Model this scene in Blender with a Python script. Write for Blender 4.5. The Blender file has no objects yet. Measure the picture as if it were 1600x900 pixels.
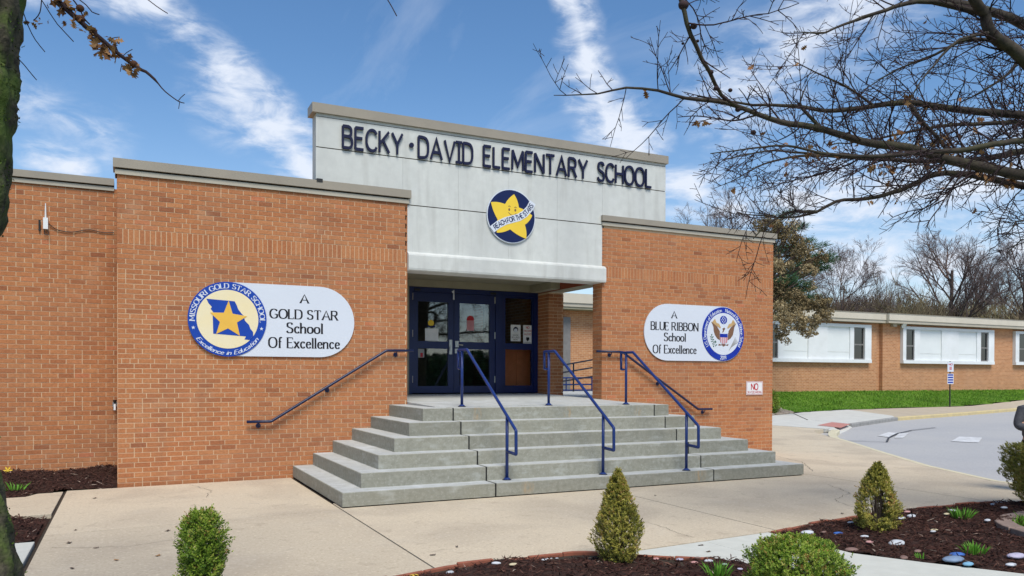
import bpy, math, random
import numpy as np
from mathutils import Vector, Matrix
sc = bpy.context.scene
COL = sc.collection
# ------------------------------------------------------------------ camera
CAM = (0.11445, -11.93573, 1.52943)
Rv = (0.898660, -0.438636, 0.003045); Uv = (0.001638, 0.010298, 0.999946); Fv = (0.438644, 0.898606, -0.009973)
cd = bpy.data.cameras.new('camera'); cam = bpy.data.objects.new('camera', cd); COL.objects.link(cam)
cam.matrix_world = Matrix(((Rv[0], Uv[0], -Fv[0], CAM[0]), (Rv[1], Uv[1], -Fv[1], CAM[1]), (Rv[2], Uv[2], -Fv[2], CAM[2]), (0, 0, 0, 1)))
cd.sensor_width = 36; cd.lens = 36*1232.668/1600; cd.shift_y = (598.456-450)/1600
cd.clip_start = 0.05; cd.clip_end = 3000
sc.camera = cam
# ------------------------------------------------------------------ light
SUN_EL, SUN_AZ = math.radians(56), math.radians(190)      # azimuth measured from +Y towards +X
sv = Vector((math.sin(SUN_AZ)*math.cos(SUN_EL), math.cos(SUN_AZ)*math.cos(SUN_EL), math.sin(SUN_EL)))
sl = bpy.data.lights.new('sun', 'SUN'); sun = bpy.data.objects.new('sun', sl); COL.objects.link(sun)
sl.energy = 2.7; sl.angle = math.radians(28); sl.color = (1.0, 0.95, 0.86)
sun.rotation_euler = sv.to_track_quat('Z', 'Y').to_euler()
sc.view_settings.view_transform = 'Standard'; sc.view_settings.look = 'None'
sc.view_settings.exposure = 0.40; sc.view_settings.gamma = 1
sc.render.engine = 'CYCLES'
W = bpy.data.worlds.new('World'); sc.world = W; W.use_nodes = True
nt = W.node_tree; N = nt.nodes; L = nt.links; N.clear()
def nd(t, **k):
    n = N.new(t)
    for a, b in k.items(): setattr(n, a, b)
    return n
def mth(op, a, b=None, c=None, clamp=False):
    n = N.new('ShaderNodeMath'); n.operation = op; n.use_clamp = clamp
    for i, v in enumerate((a, b, c)):
        if v is None: continue
        if isinstance(v, (int, float)): n.inputs[i].default_value = v
        else: L.new(v, n.inputs[i])
    return n.outputs[0]
sky = nd('ShaderNodeTexSky', sky_type='NISHITA'); sky.sun_disc = False
sky.sun_elevation = SUN_EL; sky.sun_rotation = SUN_AZ; sky.air_density = 1.0; sky.dust_density = 0.6; sky.ozone_density = 2.6
tc = nd('ShaderNodeTexCoord'); sep = nd('ShaderNodeSeparateXYZ'); L.new(tc.outputs['Generated'], sep.inputs[0])
azr = mth('ARCTAN2', sep.outputs[0], sep.outputs[1]); elr = sep.outputs[2]
# wispy cirrus: coordinates on a high cloud sheet
zc = mth('MAXIMUM', mth('ADD', elr, 0.12), 0.02)
cx = mth('DIVIDE', sep.outputs[0], zc); cy = mth('DIVIDE', sep.outputs[1], zc)
comb = nd('ShaderNodeCombineXYZ'); L.new(cx, comb.inputs[0]); L.new(cy, comb.inputs[1])
def noise(vec, scale, detail=6, rough=.55, dist=0.0):
    n = nd('ShaderNodeTexNoise'); n.inputs['Scale'].default_value = scale; n.inputs['Detail'].default_value = detail
    n.inputs['Roughness'].default_value = rough; n.inputs['Distortion'].default_value = dist
    L.new(vec, n.inputs['Vector']); return n.outputs[0]
mp = nd('ShaderNodeMapping'); mp.inputs['Rotation'].default_value = (0, 0, math.radians(-35)); mp.inputs['Scale'].default_value = (2.2, .55, 1)
L.new(comb.outputs[0], mp.inputs[0])
n1 = noise(mp.outputs[0], 1.1, 8, .6, .6)
gv = nd('ShaderNodeCombineXYZ'); L.new(azr, gv.inputs[0]); L.new(elr, gv.inputs[1])
w1 = noise(gv.outputs[0], 7, 4, .6); w2m = nd('ShaderNodeMapping'); w2m.inputs['Location'].default_value = (5, 3, 2); L.new(gv.outputs[0], w2m.inputs[0])
w2 = noise(w2m.outputs[0], 7, 4, .6)
fm = nd('ShaderNodeMapping'); fm.inputs['Rotation'].default_value = (0, 0, math.radians(38)); fm.inputs['Scale'].default_value = (16, 42, 1); L.new(gv.outputs[0], fm.inputs[0])
fine = noise(fm.outputs[0], 1.0, 7, .62, .4)
ua = mth('ADD', azr, mth('MULTIPLY', mth('SUBTRACT', w1, .5), .07))
va = mth('ADD', elr, mth('MULTIPLY', mth('SUBTRACT', w2, .5), .05))
def seg(ax, ay, bx, by, w, amp):
    """soft band along one cloud streak (azimuth, elevation)"""
    dx, dy = bx-ax, by-ay; ll = dx*dx+dy*dy+1e-9
    px, py = mth('SUBTRACT', ua, ax), mth('SUBTRACT', va, ay)
    t = mth('DIVIDE', mth('ADD', mth('MULTIPLY', px, dx), mth('MULTIPLY', py, dy)), ll, clamp=True)
    qx, qy = mth('SUBTRACT', px, mth('MULTIPLY', t, dx)), mth('SUBTRACT', py, mth('MULTIPLY', t, dy))
    d = mth('SQRT', mth('ADD', mth('MULTIPLY', qx, qx), mth('MULTIPLY', qy, qy)))
    s = mth('SUBTRACT', 1, mth('DIVIDE', d, w), clamp=True)
    return mth('MULTIPLY', s, amp)
S = [(.05,.375,.10,.34,.045,.55),(.10,.335,.155,.295,.050,.72),(.155,.295,.205,.24,.052,.86),(.03,.41,.08,.36,.035,.5),(.07,.30,.13,.27,.04,.35),
     (.525,.47,.54,.36,.038,.75),(.54,.36,.575,.30,.044,.8),(.575,.30,.61,.265,.055,.85),(-.10,.398,-.03,.402,.035,.9),(-.011,.400,.036,.395,.034,.9),
     (-.090,.236,-.049,.228,.032,.62),(-.109,.284,-.018,.262,.05,.35),(.72,.32,.92,.42,.085,.62),(.66,.225,.74,.2,.05,.7),(.80,.20,1.05,.22,.08,.62),(.85,.13,1.15,.14,.07,.6)]
m = None
for s in S:
    v = seg(*s); m = v if m is None else mth('MAXIMUM', m, v)
core = nd('ShaderNodeMapRange', interpolation_type='SMOOTHSTEP'); core.inputs[1].default_value = .05; core.inputs[2].default_value = .95
L.new(mth('ADD', m, mth('MULTIPLY', mth('SUBTRACT', fine, .50), mth('MINIMUM', mth('MULTIPLY', m, 5), 1.9))), core.inputs[0])
m = mth('MULTIPLY', core.outputs[0], .92)
gen = mth('MULTIPLY', mth('SUBTRACT', n1, .57, clamp=True), 1.1)
hz = mth('POWER', mth('SUBTRACT', 1, mth('MULTIPLY', mth('MAXIMUM', elr, 0), 2.6), clamp=True), 2.2)
veil = mth('MULTIPLY', mth('ADD', mth('MULTIPLY', hz, .50), .0), mth('ADD', .65, mth('MULTIPLY', n1, .6)))
mask = mth('ADD', mth('ADD', m, gen), veil, clamp=True)
mask = mth('MINIMUM', mask, .93)
mixc = nd('ShaderNodeMix', data_type='RGBA'); L.new(mask, mixc.inputs[0]); 
hs = nd('ShaderNodeHueSaturation'); hs.inputs['Saturation'].default_value = 1.18; hs.inputs['Value'].default_value = 1.0; L.new(sky.outputs[0], hs.inputs['Color'])
L.new(hs.outputs[0], mixc.inputs[6]); mixc.inputs[7].default_value = (5.6, 6.0, 6.75, 1)
bg = nd('ShaderNodeBackground'); bg.inputs[1].default_value = 0.115
L.new(mixc.outputs[2], bg.inputs[0]); wo = nd('ShaderNodeOutputWorld'); L.new(bg.outputs[0], wo.inputs[0])

# ------------------------------------------------------------------ helpers
rnd = random.Random(7); NR = np.random.default_rng(11)
def tag(o, label=None, cat=None, group=None, kind=None):
    if label: o['label'] = label
    if cat: o['category'] = cat
    if group: o['group'] = group
    if kind: o['kind'] = kind
    return o
def wloc(o):
    v = Vector((0, 0, 0))
    while o is not None: v += o.location; o = o.parent
    return v
def empty(name, loc, label, cat, group=None):
    o = bpy.data.objects.new(name, None); COL.objects.link(o); o.location = loc; o.empty_display_size = .2
    return tag(o, label, cat, group)
def mesh(name, verts, faces, mat, parent=None, tone=None, smooth=False, origin=None):
    """world-space vertices -> ONE object, stored relative to its own origin"""
    v = np.asarray(verts, dtype=float).reshape(-1, 3)
    po = np.array(wloc(parent)) if parent is not None else np.zeros(3)
    oo = np.array(origin, float) if origin is not None else po
    me = bpy.data.meshes.new(name); me.from_pydata((v-oo).tolist(), [], [tuple(int(i) for i in f) for f in faces] if not isinstance(faces, list) else faces)
    if mat is not None:
        for mm in (mat if isinstance(mat, (list, tuple)) else [mat]): me.materials.append(mm)
    if tone is not None:
        a = me.attributes.new('tone', 'FLOAT', 'FACE'); a.data.foreach_set('value', np.asarray(tone, dtype=np.float32))
    if smooth: me.shade_smooth()
    me.update()
    o = bpy.data.objects.new(name, me); COL.objects.link(o)
    if parent is not None: o.parent = parent
    o.location = (oo-po).tolist()
    return o
class MB:
    def __init__(s): s.v = []; s.f = []; s.t = []; s.m = []
    def add(s, v, f, tone=0.5, mi=0):
        b = len(s.v); s.v += [tuple(map(float, p)) for p in v]; s.f += [tuple(int(i)+b for i in q) for q in f]; s.t += [tone]*len(f); s.m += [mi]*len(f); return s
    def box(s, x0, x1, y0, y1, z0, z1, tone=.5, mi=0):
        v = [(x0,y0,z0),(x1,y0,z0),(x1,y1,z0),(x0,y1,z0),(x0,y0,z1),(x1,y0,z1),(x1,y1,z1),(x0,y1,z1)]
        return s.add(v, [(0,3,2,1),(4,5,6,7),(0,1,5,4),(1,2,6,5),(2,3,7,6),(3,0,4,7)], tone, mi)
    def prism(s, poly, z0, z1, tone=.5, mi=0, bev=0):
        """vertical prism; z0, z1 numbers or functions of x, y"""
        a = sum(poly[i][0]*poly[(i+1) % len(poly)][1]-poly[(i+1) % len(poly)][0]*poly[i][1] for i in range(len(poly)))
        if a < 0: poly = poly[::-1]
        n = len(poly); g = lambda z, x, y: z(x, y) if callable(z) else z
        if bev:
            ins = inset(poly, bev)
            v = [(x, y, g(z0, x, y)) for x, y in poly]+[(x, y, g(z1, x, y)-bev) for x, y in poly]+[(x, y, g(z1, x, y)) for x, y in ins]
            f = [tuple(range(n))[::-1]]
            f += [(i, (i+1) % n, n+(i+1) % n, n+i) for i in range(n)]+[(n+i, n+(i+1) % n, 2*n+(i+1) % n, 2*n+i) for i in range(n)]
            f.append(tuple(range(2*n, 3*n)))
            return s.add(v, f, tone, mi)
        v = [(x, y, g(z0, x, y)) for x, y in poly]+[(x, y, g(z1, x, y)) for x, y in poly]
        return s.add(v, [tuple(range(n))[::-1], tuple(range(n, 2*n))]+[(i, (i+1) % n, n+(i+1) % n, n+i) for i in range(n)], tone, mi)
    def plate(s, poly, P0, A, B, Nn, t0, t1, tone=.5, mi=0):
        """polygon in a plane (P0 + a A + b B) given thickness along Nn from t0 to t1"""
        a = sum(poly[i][0]*poly[(i+1) % len(poly)][1]-poly[(i+1) % len(poly)][0]*poly[i][1] for i in range(len(poly)))
        if a < 0: poly = poly[::-1]
        P0, A, B, Nn = map(np.array, (P0, A, B, Nn)); n = len(poly)
        v = [tuple(P0+A*a+B*b+Nn*t0) for a, b in poly]+[tuple(P0+A*a+B*b+Nn*t1) for a, b in poly]
        return s.add(v, [tuple(range(n))[::-1], tuple(range(n, 2*n))]+[(i, (i+1) % n, n+(i+1) % n, n+i) for i in range(n)], tone, mi)
    def tube(s, pts, rad, k=8, tone=.5, mi=0, cap=True):
        v, f = tube_vf(pts, rad, k, cap); return s.add(v, f, tone, mi)
    def ball(s, c, r, seg=10, rings=6, tone=.5, mi=0, sc3=(1, 1, 1)):
        v = [(c[0], c[1], c[2]+r*sc3[2])]; f = []
        for i in range(1, rings):
            th = math.pi*i/rings
            for j in range(seg):
                ph = 2*math.pi*j/seg
                v.append((c[0]+r*sc3[0]*math.sin(th)*math.cos(ph), c[1]+r*sc3[1]*math.sin(th)*math.sin(ph), c[2]+r*sc3[2]*math.cos(th)))
        v.append((c[0], c[1], c[2]-r*sc3[2])); e = len(v)-1
        for j in range(seg): f.append((0, 1+j, 1+(j+1) % seg)); f.append((e, e-1-j, e-1-(j+1) % seg))
        for i in range(rings-2):
            for j in range(seg):
                a = 1+i*seg; f.append((a+j, a+seg+j, a+seg+(j+1) % seg, a+(j+1) % seg))
        return s.add(v, f, tone, mi)
    def build(s, name, mat, parent=None, smooth=False, origin=None, usetone=False):
        o = mesh(name, s.v, s.f, mat, parent, s.t if usetone else None, smooth, origin)
        if isinstance(mat, (list, tuple)): o.data.polygons.foreach_set('material_index', s.m)
        return o
def inset(poly, d):
    n = len(poly); out = []
    for i in range(n):
        p0, p1, p2 = map(np.array, (poly[i-1], poly[i], poly[(i+1) % n]))
        e1 = (p1-p0)/(np.linalg.norm(p1-p0)+1e-9); e2 = (p2-p1)/(np.linalg.norm(p2-p1)+1e-9)
        n1_ = np.array((-e1[1], e1[0])); n2_ = np.array((-e2[1], e2[0])); b = n1_+n2_; bl = b@b
        out.append(tuple(p1+b*(2*d/max(bl, .4)) if bl > .05 else p1+n1_*d))
    return out
def tube_vf(pts, rad, k=8, cap=True):
    P = np.asarray(pts, float); n = len(P)
    R = np.full(n, rad, float) if np.isscalar(rad) else np.asarray(rad, float)
    T = np.gradient(P, axis=0); T /= (np.linalg.norm(T, axis=1)[:, None]+1e-12)
    u = np.cross(T[0], (0, 0, 1.)); 
    if np.linalg.norm(u) < .1: u = np.cross(T[0], (1., 0, 0))
    u /= np.linalg.norm(u); V = np.empty((n, k, 3)); ang = np.arange(k)*2*math.pi/k; ca, sa = np.cos(ang)[:, None], np.sin(ang)[:, None]
    for i in range(n):
        u = u-T[i]*(u@T[i]); u /= (np.linalg.norm(u)+1e-12); w = np.cross(T[i], u)
        V[i] = P[i]+R[i]*(ca*u+sa*w)
    f = []
    for i in range(n-1):
        a = i*k
        for j in range(k):
            j2 = (j+1) % k; f.append((a+j, a+j2, a+k+j2, a+k+j))
    if cap: f.append(tuple(range(k))[::-1]); f.append(tuple(range((n-1)*k, n*k)))
    return V.reshape(-1, 3).tolist(), f
def fillet(pts, r=.05, n=5):
    out = [np.array(pts[0], float)]
    for i in range(1, len(pts)-1):
        p0, p1, p2 = map(lambda q: np.array(q, float), pts[i-1:i+2]); a = p0-p1; b = p2-p1
        la, lb = np.linalg.norm(a), np.linalg.norm(b); d = min(r, la*.45, lb*.45); A = p1+a/la*d; B = p1+b/lb*d
        for t in np.linspace(0, 1, n): out.append((1-t)**2*A+2*t*(1-t)*p1+t*t*B)
    out.append(np.array(pts[-1], float)); return out
def terr(x, y):
    z = .028*max(0, min(y, 10.3)-2)
    if y > 10.3: z += (min(y, 13.2)-10.3)*.21
    return z
# ------------------------------------------------------------------ materials
def mat(name, c1, c2=None, scale=8, rough=.8, bump=0.0, bscale=None, detail=6, spec=.3, metal=0.0, tone=None, extra=None, dist=.1):
    """two-colour noise material in world space; tone = list of (position, colour) read from the face attribute"""
    m_ = bpy.data.materials.new(name); m_.use_nodes = True; t = m_.node_tree; n = t.nodes; l = t.links
    b = n['Principled BSDF']; b.inputs['Roughness'].default_value = rough; b.inputs['Metallic'].default_value = metal
    b.inputs['Specular IOR Level'].default_value = spec
    g = n.new('ShaderNodeNewGeometry'); c2 = c2 or tuple(v*.8 for v in c1)
    ns = n.new('ShaderNodeTexNoise'); ns.inputs['Scale'].default_value = scale; ns.inputs['Detail'].default_value = detail; ns.inputs['Roughness'].default_value = .6; ns.inputs['Distortion'].default_value = dist
    l.new(g.outputs['Position'], ns.inputs['Vector'])
    r = n.new('ShaderNodeValToRGB'); r.color_ramp.elements[0].position = .33; r.color_ramp.elements[1].position = .67
    r.color_ramp.elements[0].color = (*c2, 1); r.color_ramp.elements[1].color = (*c1, 1); l.new(ns.outputs[0], r.inputs[0])
    col = r.outputs[0]
    if tone:
        at = n.new('ShaderNodeAttribute'); at.attribute_name = 'tone'
        rr = n.new('ShaderNodeValToRGB'); e = rr.color_ramp.elements
        while len(e) < len(tone): e.new(.5)
        for i, (p, c) in enumerate(tone): e[i].position = p; e[i].color = (*c, 1)
        l.new(at.outputs['Fac'], rr.inputs[0])
        mx = n.new('ShaderNodeMix'); mx.data_type = 'RGBA'; mx.blend_type = 'MULTIPLY'; mx.inputs[0].default_value = 1
        l.new(rr.outputs[0], mx.inputs[6]); l.new(col, mx.inputs[7]); col = mx.outputs[2]
    if extra: col = extra(n, l, g, col, b)
    l.new(col, b.inputs['Base Color'])
    if bump:
        nb = n.new('ShaderNodeTexNoise'); nb.inputs['Scale'].default_value = bscale or scale*6; nb.inputs['Detail'].default_value = 5; l.new(g.outputs['Position'], nb.inputs['Vector'])
        bp = n.new('ShaderNodeBump'); bp.inputs['Strength'].default_value = min(1, bump*12); bp.inputs['Distance'].default_value = .01*max(.2, bump*6)
        l.new(nb.outputs[0], bp.inputs['Height']); l.new(bp.outputs[0], b.inputs['Normal'])
    return m_
def nz(n, l, g, scale, lo, hi, sc3=None, detail=5, dist=0.0):
    v = g.outputs['Position']
    if sc3:
        mm = n.new('ShaderNodeMapping'); mm.inputs['Scale'].default_value = sc3; l.new(v, mm.inputs[0]); v = mm.outputs[0]
    a = n.new('ShaderNodeTexNoise'); a.inputs['Scale'].default_value = scale; a.inputs['Detail'].default_value = detail; a.inputs['Distortion'].default_value = dist; l.new(v, a.inputs['Vector'])
    r = n.new('ShaderNodeMapRange'); r.inputs[1].default_value = lo; r.inputs[2].default_value = hi; l.new(a.outputs[0], r.inputs[0]); return r.outputs[0]
def mixrgb(n, l, fac, a, c, mode='MIX'):
    mx = n.new('ShaderNodeMix'); mx.data_type = 'RGBA'; mx.blend_type = mode
    if isinstance(fac, float): mx.inputs[0].default_value = fac
    else: l.new(fac, mx.inputs[0])
    l.new(a, mx.inputs[6])
    if isinstance(c, tuple): mx.inputs[7].default_value = (*c, 1)
    else: l.new(c, mx.inputs[7])
    return mx.outputs[2]
def mulf(n, l, a, k):
    q = n.new('ShaderNodeMath'); q.operation = 'MULTIPLY'; l.new(a, q.inputs[0])
    if isinstance(k, float): q.inputs[1].default_value = k
    else: l.new(k, q.inputs[1])
    return q.outputs[0]
BRT = [(0, (.31, .115, .054)), (.3, (.425, .164, .070)), (.55, (.482, .194, .081)), (.8, (.517, .225, .097)), (1, (.535, .188, .088))]
def brick_extra(n, l, g, col, b):
    c = mixrgb(n, l, mulf(n, l, nz(n, l, g, .9, .45, .75), .35), col, (.30, .15, .09))
    c = mixrgb(n, l, mulf(n, l, nz(n, l, g, 3.0, .55, .8, (1, 1, .15)), .35), c, (.24, .115, .07))
    return mixrgb(n, l, mulf(n, l, nz(n, l, g, 2.3, .58, .8), .25), c, (.62, .42, .27))
M = {}
M['brick'] = mat('brick', (1.06, 1.06, 1.06), (.80, .78, .76), 38, .88, .05, 160, tone=BRT, extra=brick_extra, spec=.2)
M['mortar'] = mat('mortar', (.68, .49, .31), (.57, .40, .245), 14, .95, .04, 120)
def wall_far(n, l, g, col, b):
    bt = n.new('ShaderNodeTexBrick'); mm = n.new('ShaderNodeMapping'); mm.inputs['Rotation'].default_value = (math.radians(90), 0, 0); l.new(g.outputs['Position'], mm.inputs[0])
    sp = n.new('ShaderNodeSeparateXYZ'); l.new(g.outputs['Position'], sp.inputs[0]); cb = n.new('ShaderNodeCombineXYZ')
    ad = n.new('ShaderNodeMath'); ad.operation = 'ADD'; l.new(sp.outputs[0], ad.inputs[0]); l.new(sp.outputs[1], ad.inputs[1]); l.new(ad.outputs[0], cb.inputs[0]); l.new(sp.outputs[2], cb.inputs[1])
    n.remove(mm); l.new(cb.outputs[0], bt.inputs['Vector'])
    bt.inputs['Scale'].default_value = 1; bt.inputs['Brick Width'].default_value = .2032; bt.inputs['Row Height'].default_value = .0677; bt.inputs['Mortar Size'].default_value = .006
    bt.inputs['Color1'].default_value = (.56, .27, .125, 1); bt.inputs['Color2'].default_value = (.44, .19, .085, 1); bt.inputs['Mortar'].default_value = (.62, .44, .28, 1); bt.inputs['Bias'].default_value = 0
    c = mixrgb(n, l, 1.0, bt.outputs['Color'], col, 'MULTIPLY')
    return mixrgb(n, l, mulf(n, l, nz(n, l, g, .5, .5, .75), .3), c, (.48, .30, .19))
M['far_brick'] = mat('distant_brick', (1, 1, 1), (.86, .84, .82), 6, .9, extra=wall_far)
def stucco_x(n, l, g, col, b):
    c = mixrgb(n, l, mulf(n, l, nz(n, l, g, 1.2, .42, .7, (1, 1, .28)), .5), col, (.45, .46, .44))
    c = mixrgb(n, l, mulf(n, l, nz(n, l, g, 6, .52, .76, (1, 1, .10)), .5), c, (.38, .375, .34))
    return mixrgb(n, l, mulf(n, l, nz(n, l, g, 2.2, .55, .75), .3), c, (.70, .71, .69))
M['stucco'] = mat('white_stucco', (.64, .65, .605), (.57, .58, .54), 7, .85, .03, 60, extra=stucco_x)
M['coping'] = mat('taupe_metal', (.33, .29, .225), (.29, .255, .20), 2, .45, .005, 5, spec=.4)
M['coping2'] = mat('beige_metal', (.46, .42, .33), (.41, .37, .29), 2, .5, .005, 5, spec=.4)
M['gap'] = mat('dark_gap', (.02, .015, .012), rough=1)
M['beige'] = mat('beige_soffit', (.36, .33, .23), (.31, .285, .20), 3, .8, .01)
M['white'] = mat('white_paint', (.78, .80, .80), (.70, .72, .71), 1.5, .5, .01, 20)
M['white_panel'] = mat('white_panel', (.74, .77, .76), (.68, .71, .70), .8, .6, .01, 12)
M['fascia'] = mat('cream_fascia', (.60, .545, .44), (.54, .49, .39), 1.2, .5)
RUST = [(4.62, -1.56, .97, .09, .13), (6.12, -1.56, .97, .09, .13), (7.40, -1.56, .97, .09, .13), (4.70, -3.0, .10, .12, .10), (7.47, -3.0, .10, .15, .11), (4.62, -1.50, 1.063, .10, .05), (5.99, -2.95, .177, .08, .05)]
def vary(n, l, c, lo, hi):
    oi = n.new('ShaderNodeObjectInfo'); mr = n.new('ShaderNodeMapRange'); mr.inputs[3].default_value = lo; mr.inputs[4].default_value = hi; l.new(oi.outputs['Random'], mr.inputs[0])
    return mixrgb(n, l, 1.0, c, mr.outputs[0], 'MULTIPLY')
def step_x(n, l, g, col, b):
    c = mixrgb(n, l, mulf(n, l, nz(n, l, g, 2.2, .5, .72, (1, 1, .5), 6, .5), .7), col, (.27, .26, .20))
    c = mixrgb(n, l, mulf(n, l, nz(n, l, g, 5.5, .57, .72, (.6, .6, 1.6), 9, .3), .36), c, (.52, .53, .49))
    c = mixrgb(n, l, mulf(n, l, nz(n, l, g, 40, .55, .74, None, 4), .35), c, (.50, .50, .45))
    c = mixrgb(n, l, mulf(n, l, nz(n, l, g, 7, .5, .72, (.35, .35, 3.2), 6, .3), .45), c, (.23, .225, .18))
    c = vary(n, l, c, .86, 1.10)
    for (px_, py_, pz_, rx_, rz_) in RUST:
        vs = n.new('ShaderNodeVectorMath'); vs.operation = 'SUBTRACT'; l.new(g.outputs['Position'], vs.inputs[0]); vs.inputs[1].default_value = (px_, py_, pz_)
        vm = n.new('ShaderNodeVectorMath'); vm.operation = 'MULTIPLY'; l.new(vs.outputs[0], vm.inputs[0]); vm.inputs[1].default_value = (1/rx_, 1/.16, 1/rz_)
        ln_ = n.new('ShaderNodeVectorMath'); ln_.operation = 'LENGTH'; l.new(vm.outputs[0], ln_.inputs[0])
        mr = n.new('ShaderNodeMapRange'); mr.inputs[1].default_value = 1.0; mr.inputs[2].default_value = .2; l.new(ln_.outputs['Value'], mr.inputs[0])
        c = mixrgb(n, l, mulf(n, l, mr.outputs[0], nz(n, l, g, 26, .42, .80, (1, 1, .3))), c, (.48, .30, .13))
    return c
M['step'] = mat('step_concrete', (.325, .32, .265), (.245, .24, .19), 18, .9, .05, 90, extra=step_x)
M['tread'] = mat('skylit_tread_concrete', (.50, .51, .48), (.41, .415, .385), 9, .9, .05, 90, extra=lambda n, l, g, col, b: mixrgb(n, l, mulf(n, l, nz(n, l, g, 3, .5, .75, None, 7), .5), mixrgb(n, l, mulf(n, l, nz(n, l, g, 40, .55, .7, None, 3), .4), col, (.30, .30, .27)), (.66, .68, .68)))  # paler copy of the step concrete: sky light on the tops put into the colour
def pave_x(n, l, g, col, b):
    col = vary(n, l, col, .90, 1.05)
    c = mixrgb(n, l, mulf(n, l, nz(n, l, g, 5, .60, .68, None, 8, .6), .4), col, (.36, .29, .21))
    col = c
    c = mixrgb(n, l, mulf(n, l, nz(n, l, g, .8, .46, .64, None, 8, .5), .6), col, (.42, .35, .26))
    c = mixrgb(n, l, mulf(n, l, nz(n, l, g, 1.7, .55, .8), .3), c, (.60, .53, .42))
    c = mixrgb(n, l, mulf(n, l, nz(n, l, g, 34, .57, .70, None, 4), .55), c, (.34, .26, .17))
    return mixrgb(n, l, mulf(n, l, nz(n, l, g, 27, .56, .72, None, 4), .45), c, (.78, .69, .52))
M['pave'] = mat('tan_concrete', (.62, .525, .385), (.52, .435, .31), 55, .92, .05, 140, extra=pave_x)
M['pave_far'] = mat('tan_walk', (.50, .42, .31), (.45, .375, .275), 4, .92, .03, 60)
M['pale'] = mat('pale_concrete', (.60, .60, .53), (.54, .54, .475), 6, .9, .03, 100)
M['pale2'] = mat('pale_concrete_apron', (.60, .59, .53), (.53, .52, .47), 3, .9, .03, 100)
def asph_x(n, l, g, col, b):
    c = mixrgb(n, l, mulf(n, l, nz(n, l, g, .4, .42, .7), .4), col, (.33, .335, .35))
    return mixrgb(n, l, mulf(n, l, nz(n, l, g, 18, .52, .7, None, 6), .35), c, (.52, .51, .49))
M['asphalt'] = mat('worn_asphalt', (.46, .45, .43), (.39, .38, .365), 30, .93, .05, 120, extra=asph_x)
M['tar'] = mat('tar_seal', (.05, .05, .055), (.08, .08, .085), 10, .7)
M['roadpaint'] = mat('faded_white_paint', (.72, .72, .71), (.46, .455, .44), 5, .9)
M['curb'] = mat('yellow_curb_paint', (.62, .50, .25), (.50, .41, .24), 5, .85, .03, 80)
M['curb_pale'] = mat('faded_curb_paint', (.66, .60, .42), (.56, .50, .34), 7, .85, .03, 80)
M['curb_grey'] = mat('bare_curb', (.34, .33, .31), (.24, .235, .22), 5, .9, .03, 80)
M['redpad'] = mat('red_tactile_pad', (.52, .24, .20), (.47, .21, .17), 20, .85, .05, 60)
M['filler'] = mat('joint_filler', (.035, .028, .02), (.06, .045, .03), 12, 1)
M['black_joint'] = mat('black_sealant', (.012, .012, .012), (.02, .02, .02), 12, .8)
M['soil'] = mat('mulch_bed', (.055, .026, .017), (.022, .011, .008), 30, 1, .08, 60)
M['chip'] = mat('mulch_chips', (1.1, 1.1, 1.1), (.75, .75, .75), 30, .95, tone=[(0, (.020, .009, .007)), (.5, (.062, .024, .017)), (.85, (.12, .055, .038)), (.97, (.22, .13, .09)), (1, (.42, .32, .25))])
M['grass'] = mat('lawn', (.13, .24, .018), (.065, .13, .012), .7, .95, .05, 40)
M['blade'] = mat('grass_blades', (1.1, 1.1, 1.1), (.8, .8, .8), 3, .8, tone=[(0, (.06, .16, .01)), (.6, (.11, .26, .015)), (1, (.20, .34, .03))])
M['navy'] = mat('navy_letter', (.007, .010, .045), (.006, .008, .035), 5, .55, spec=.3)
M['navy2'] = mat('navy_disc', (.006, .016, .085), (.005, .013, .07), 5, .5)
M['blue_paint'] = mat('blue_gloss_paint', (.006, .030, .165), (.005, .024, .13), 6, .38, .004, 40, spec=.5)
M['rail_navy'] = mat('navy_gloss_paint', (.006, .012, .060), (.005, .010, .045), 6, .38, spec=.5)
M['blue_frame'] = mat('blue_door_frame', (.002, .015, .10), (.002, .011, .075), 4, .4, spec=.5)
M['seal_blue'] = mat('seal_blue', (.008, .058, .38), (.007, .050, .33), 4, .5)
M['seal_blue2'] = mat('ribbon_blue', (.006, .020, .30), (.007, .040, .36), 4, .5)
M['cream'] = mat('seal_cream', (.83, .70, .40), (.80, .72, .50), 1.6, .6)
M['gold'] = mat('gold_star', (.82, .50, .08), (.78, .45, .07), 3, .6)
M['yellow'] = mat('yellow_star', (.86, .60, .055), (.82, .56, .05), 3, .55)
M['signwhite'] = mat('sign_panel', (.66, .70, .76), (.64, .68, .74), 1.2, .45, spec=.4)
M['ink'] = mat('black_ink', (.012, .012, .016), rough=.6)
M['red_ink'] = mat('red_ink', (.50, .03, .04), rough=.6)
M['brown_ink'] = mat('eagle_brown', (.17, .085, .045), (.22, .12, .07), 40, .6)
M['tan_ink'] = mat('eagle_tan', (.60, .40, .18), rough=.6)
M['pink_ink'] = mat('shield_pink', (.62, .28, .30), rough=.6)
M['green_ink'] = mat('olive_green_print', (.03, .12, .06), rough=.6)
M['grey_ink'] = mat('grey_print', (.35, .35, .33), rough=.6)
M['metal'] = mat('brushed_metal', (.55, .55, .53), (.45, .45, .43), 20, .3, metal=.8)
M['dark_metal'] = mat('dark_metal', (.03, .03, .03), rough=.5)
M['black_rail'] = mat('black_rail_paint', (.015, .017, .03), rough=.4)
M['wood'] = mat('cherry_cabinet', (.80, .24, .085), (.68, .19, .06), 4, .5, dist=1.5)
M['olive'] = mat('olive_wall', (.20, .21, .15), rough=.9)
M['inner'] = mat('vestibule_wall', (.06, .058, .055), rough=.9)
M['greyframe'] = mat('grey_aluminium', (.22, .21, .20), rough=.5)
M['paper'] = mat('paper_sheet', (.78, .79, .78), (.70, .71, .70), 12, .8)
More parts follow.
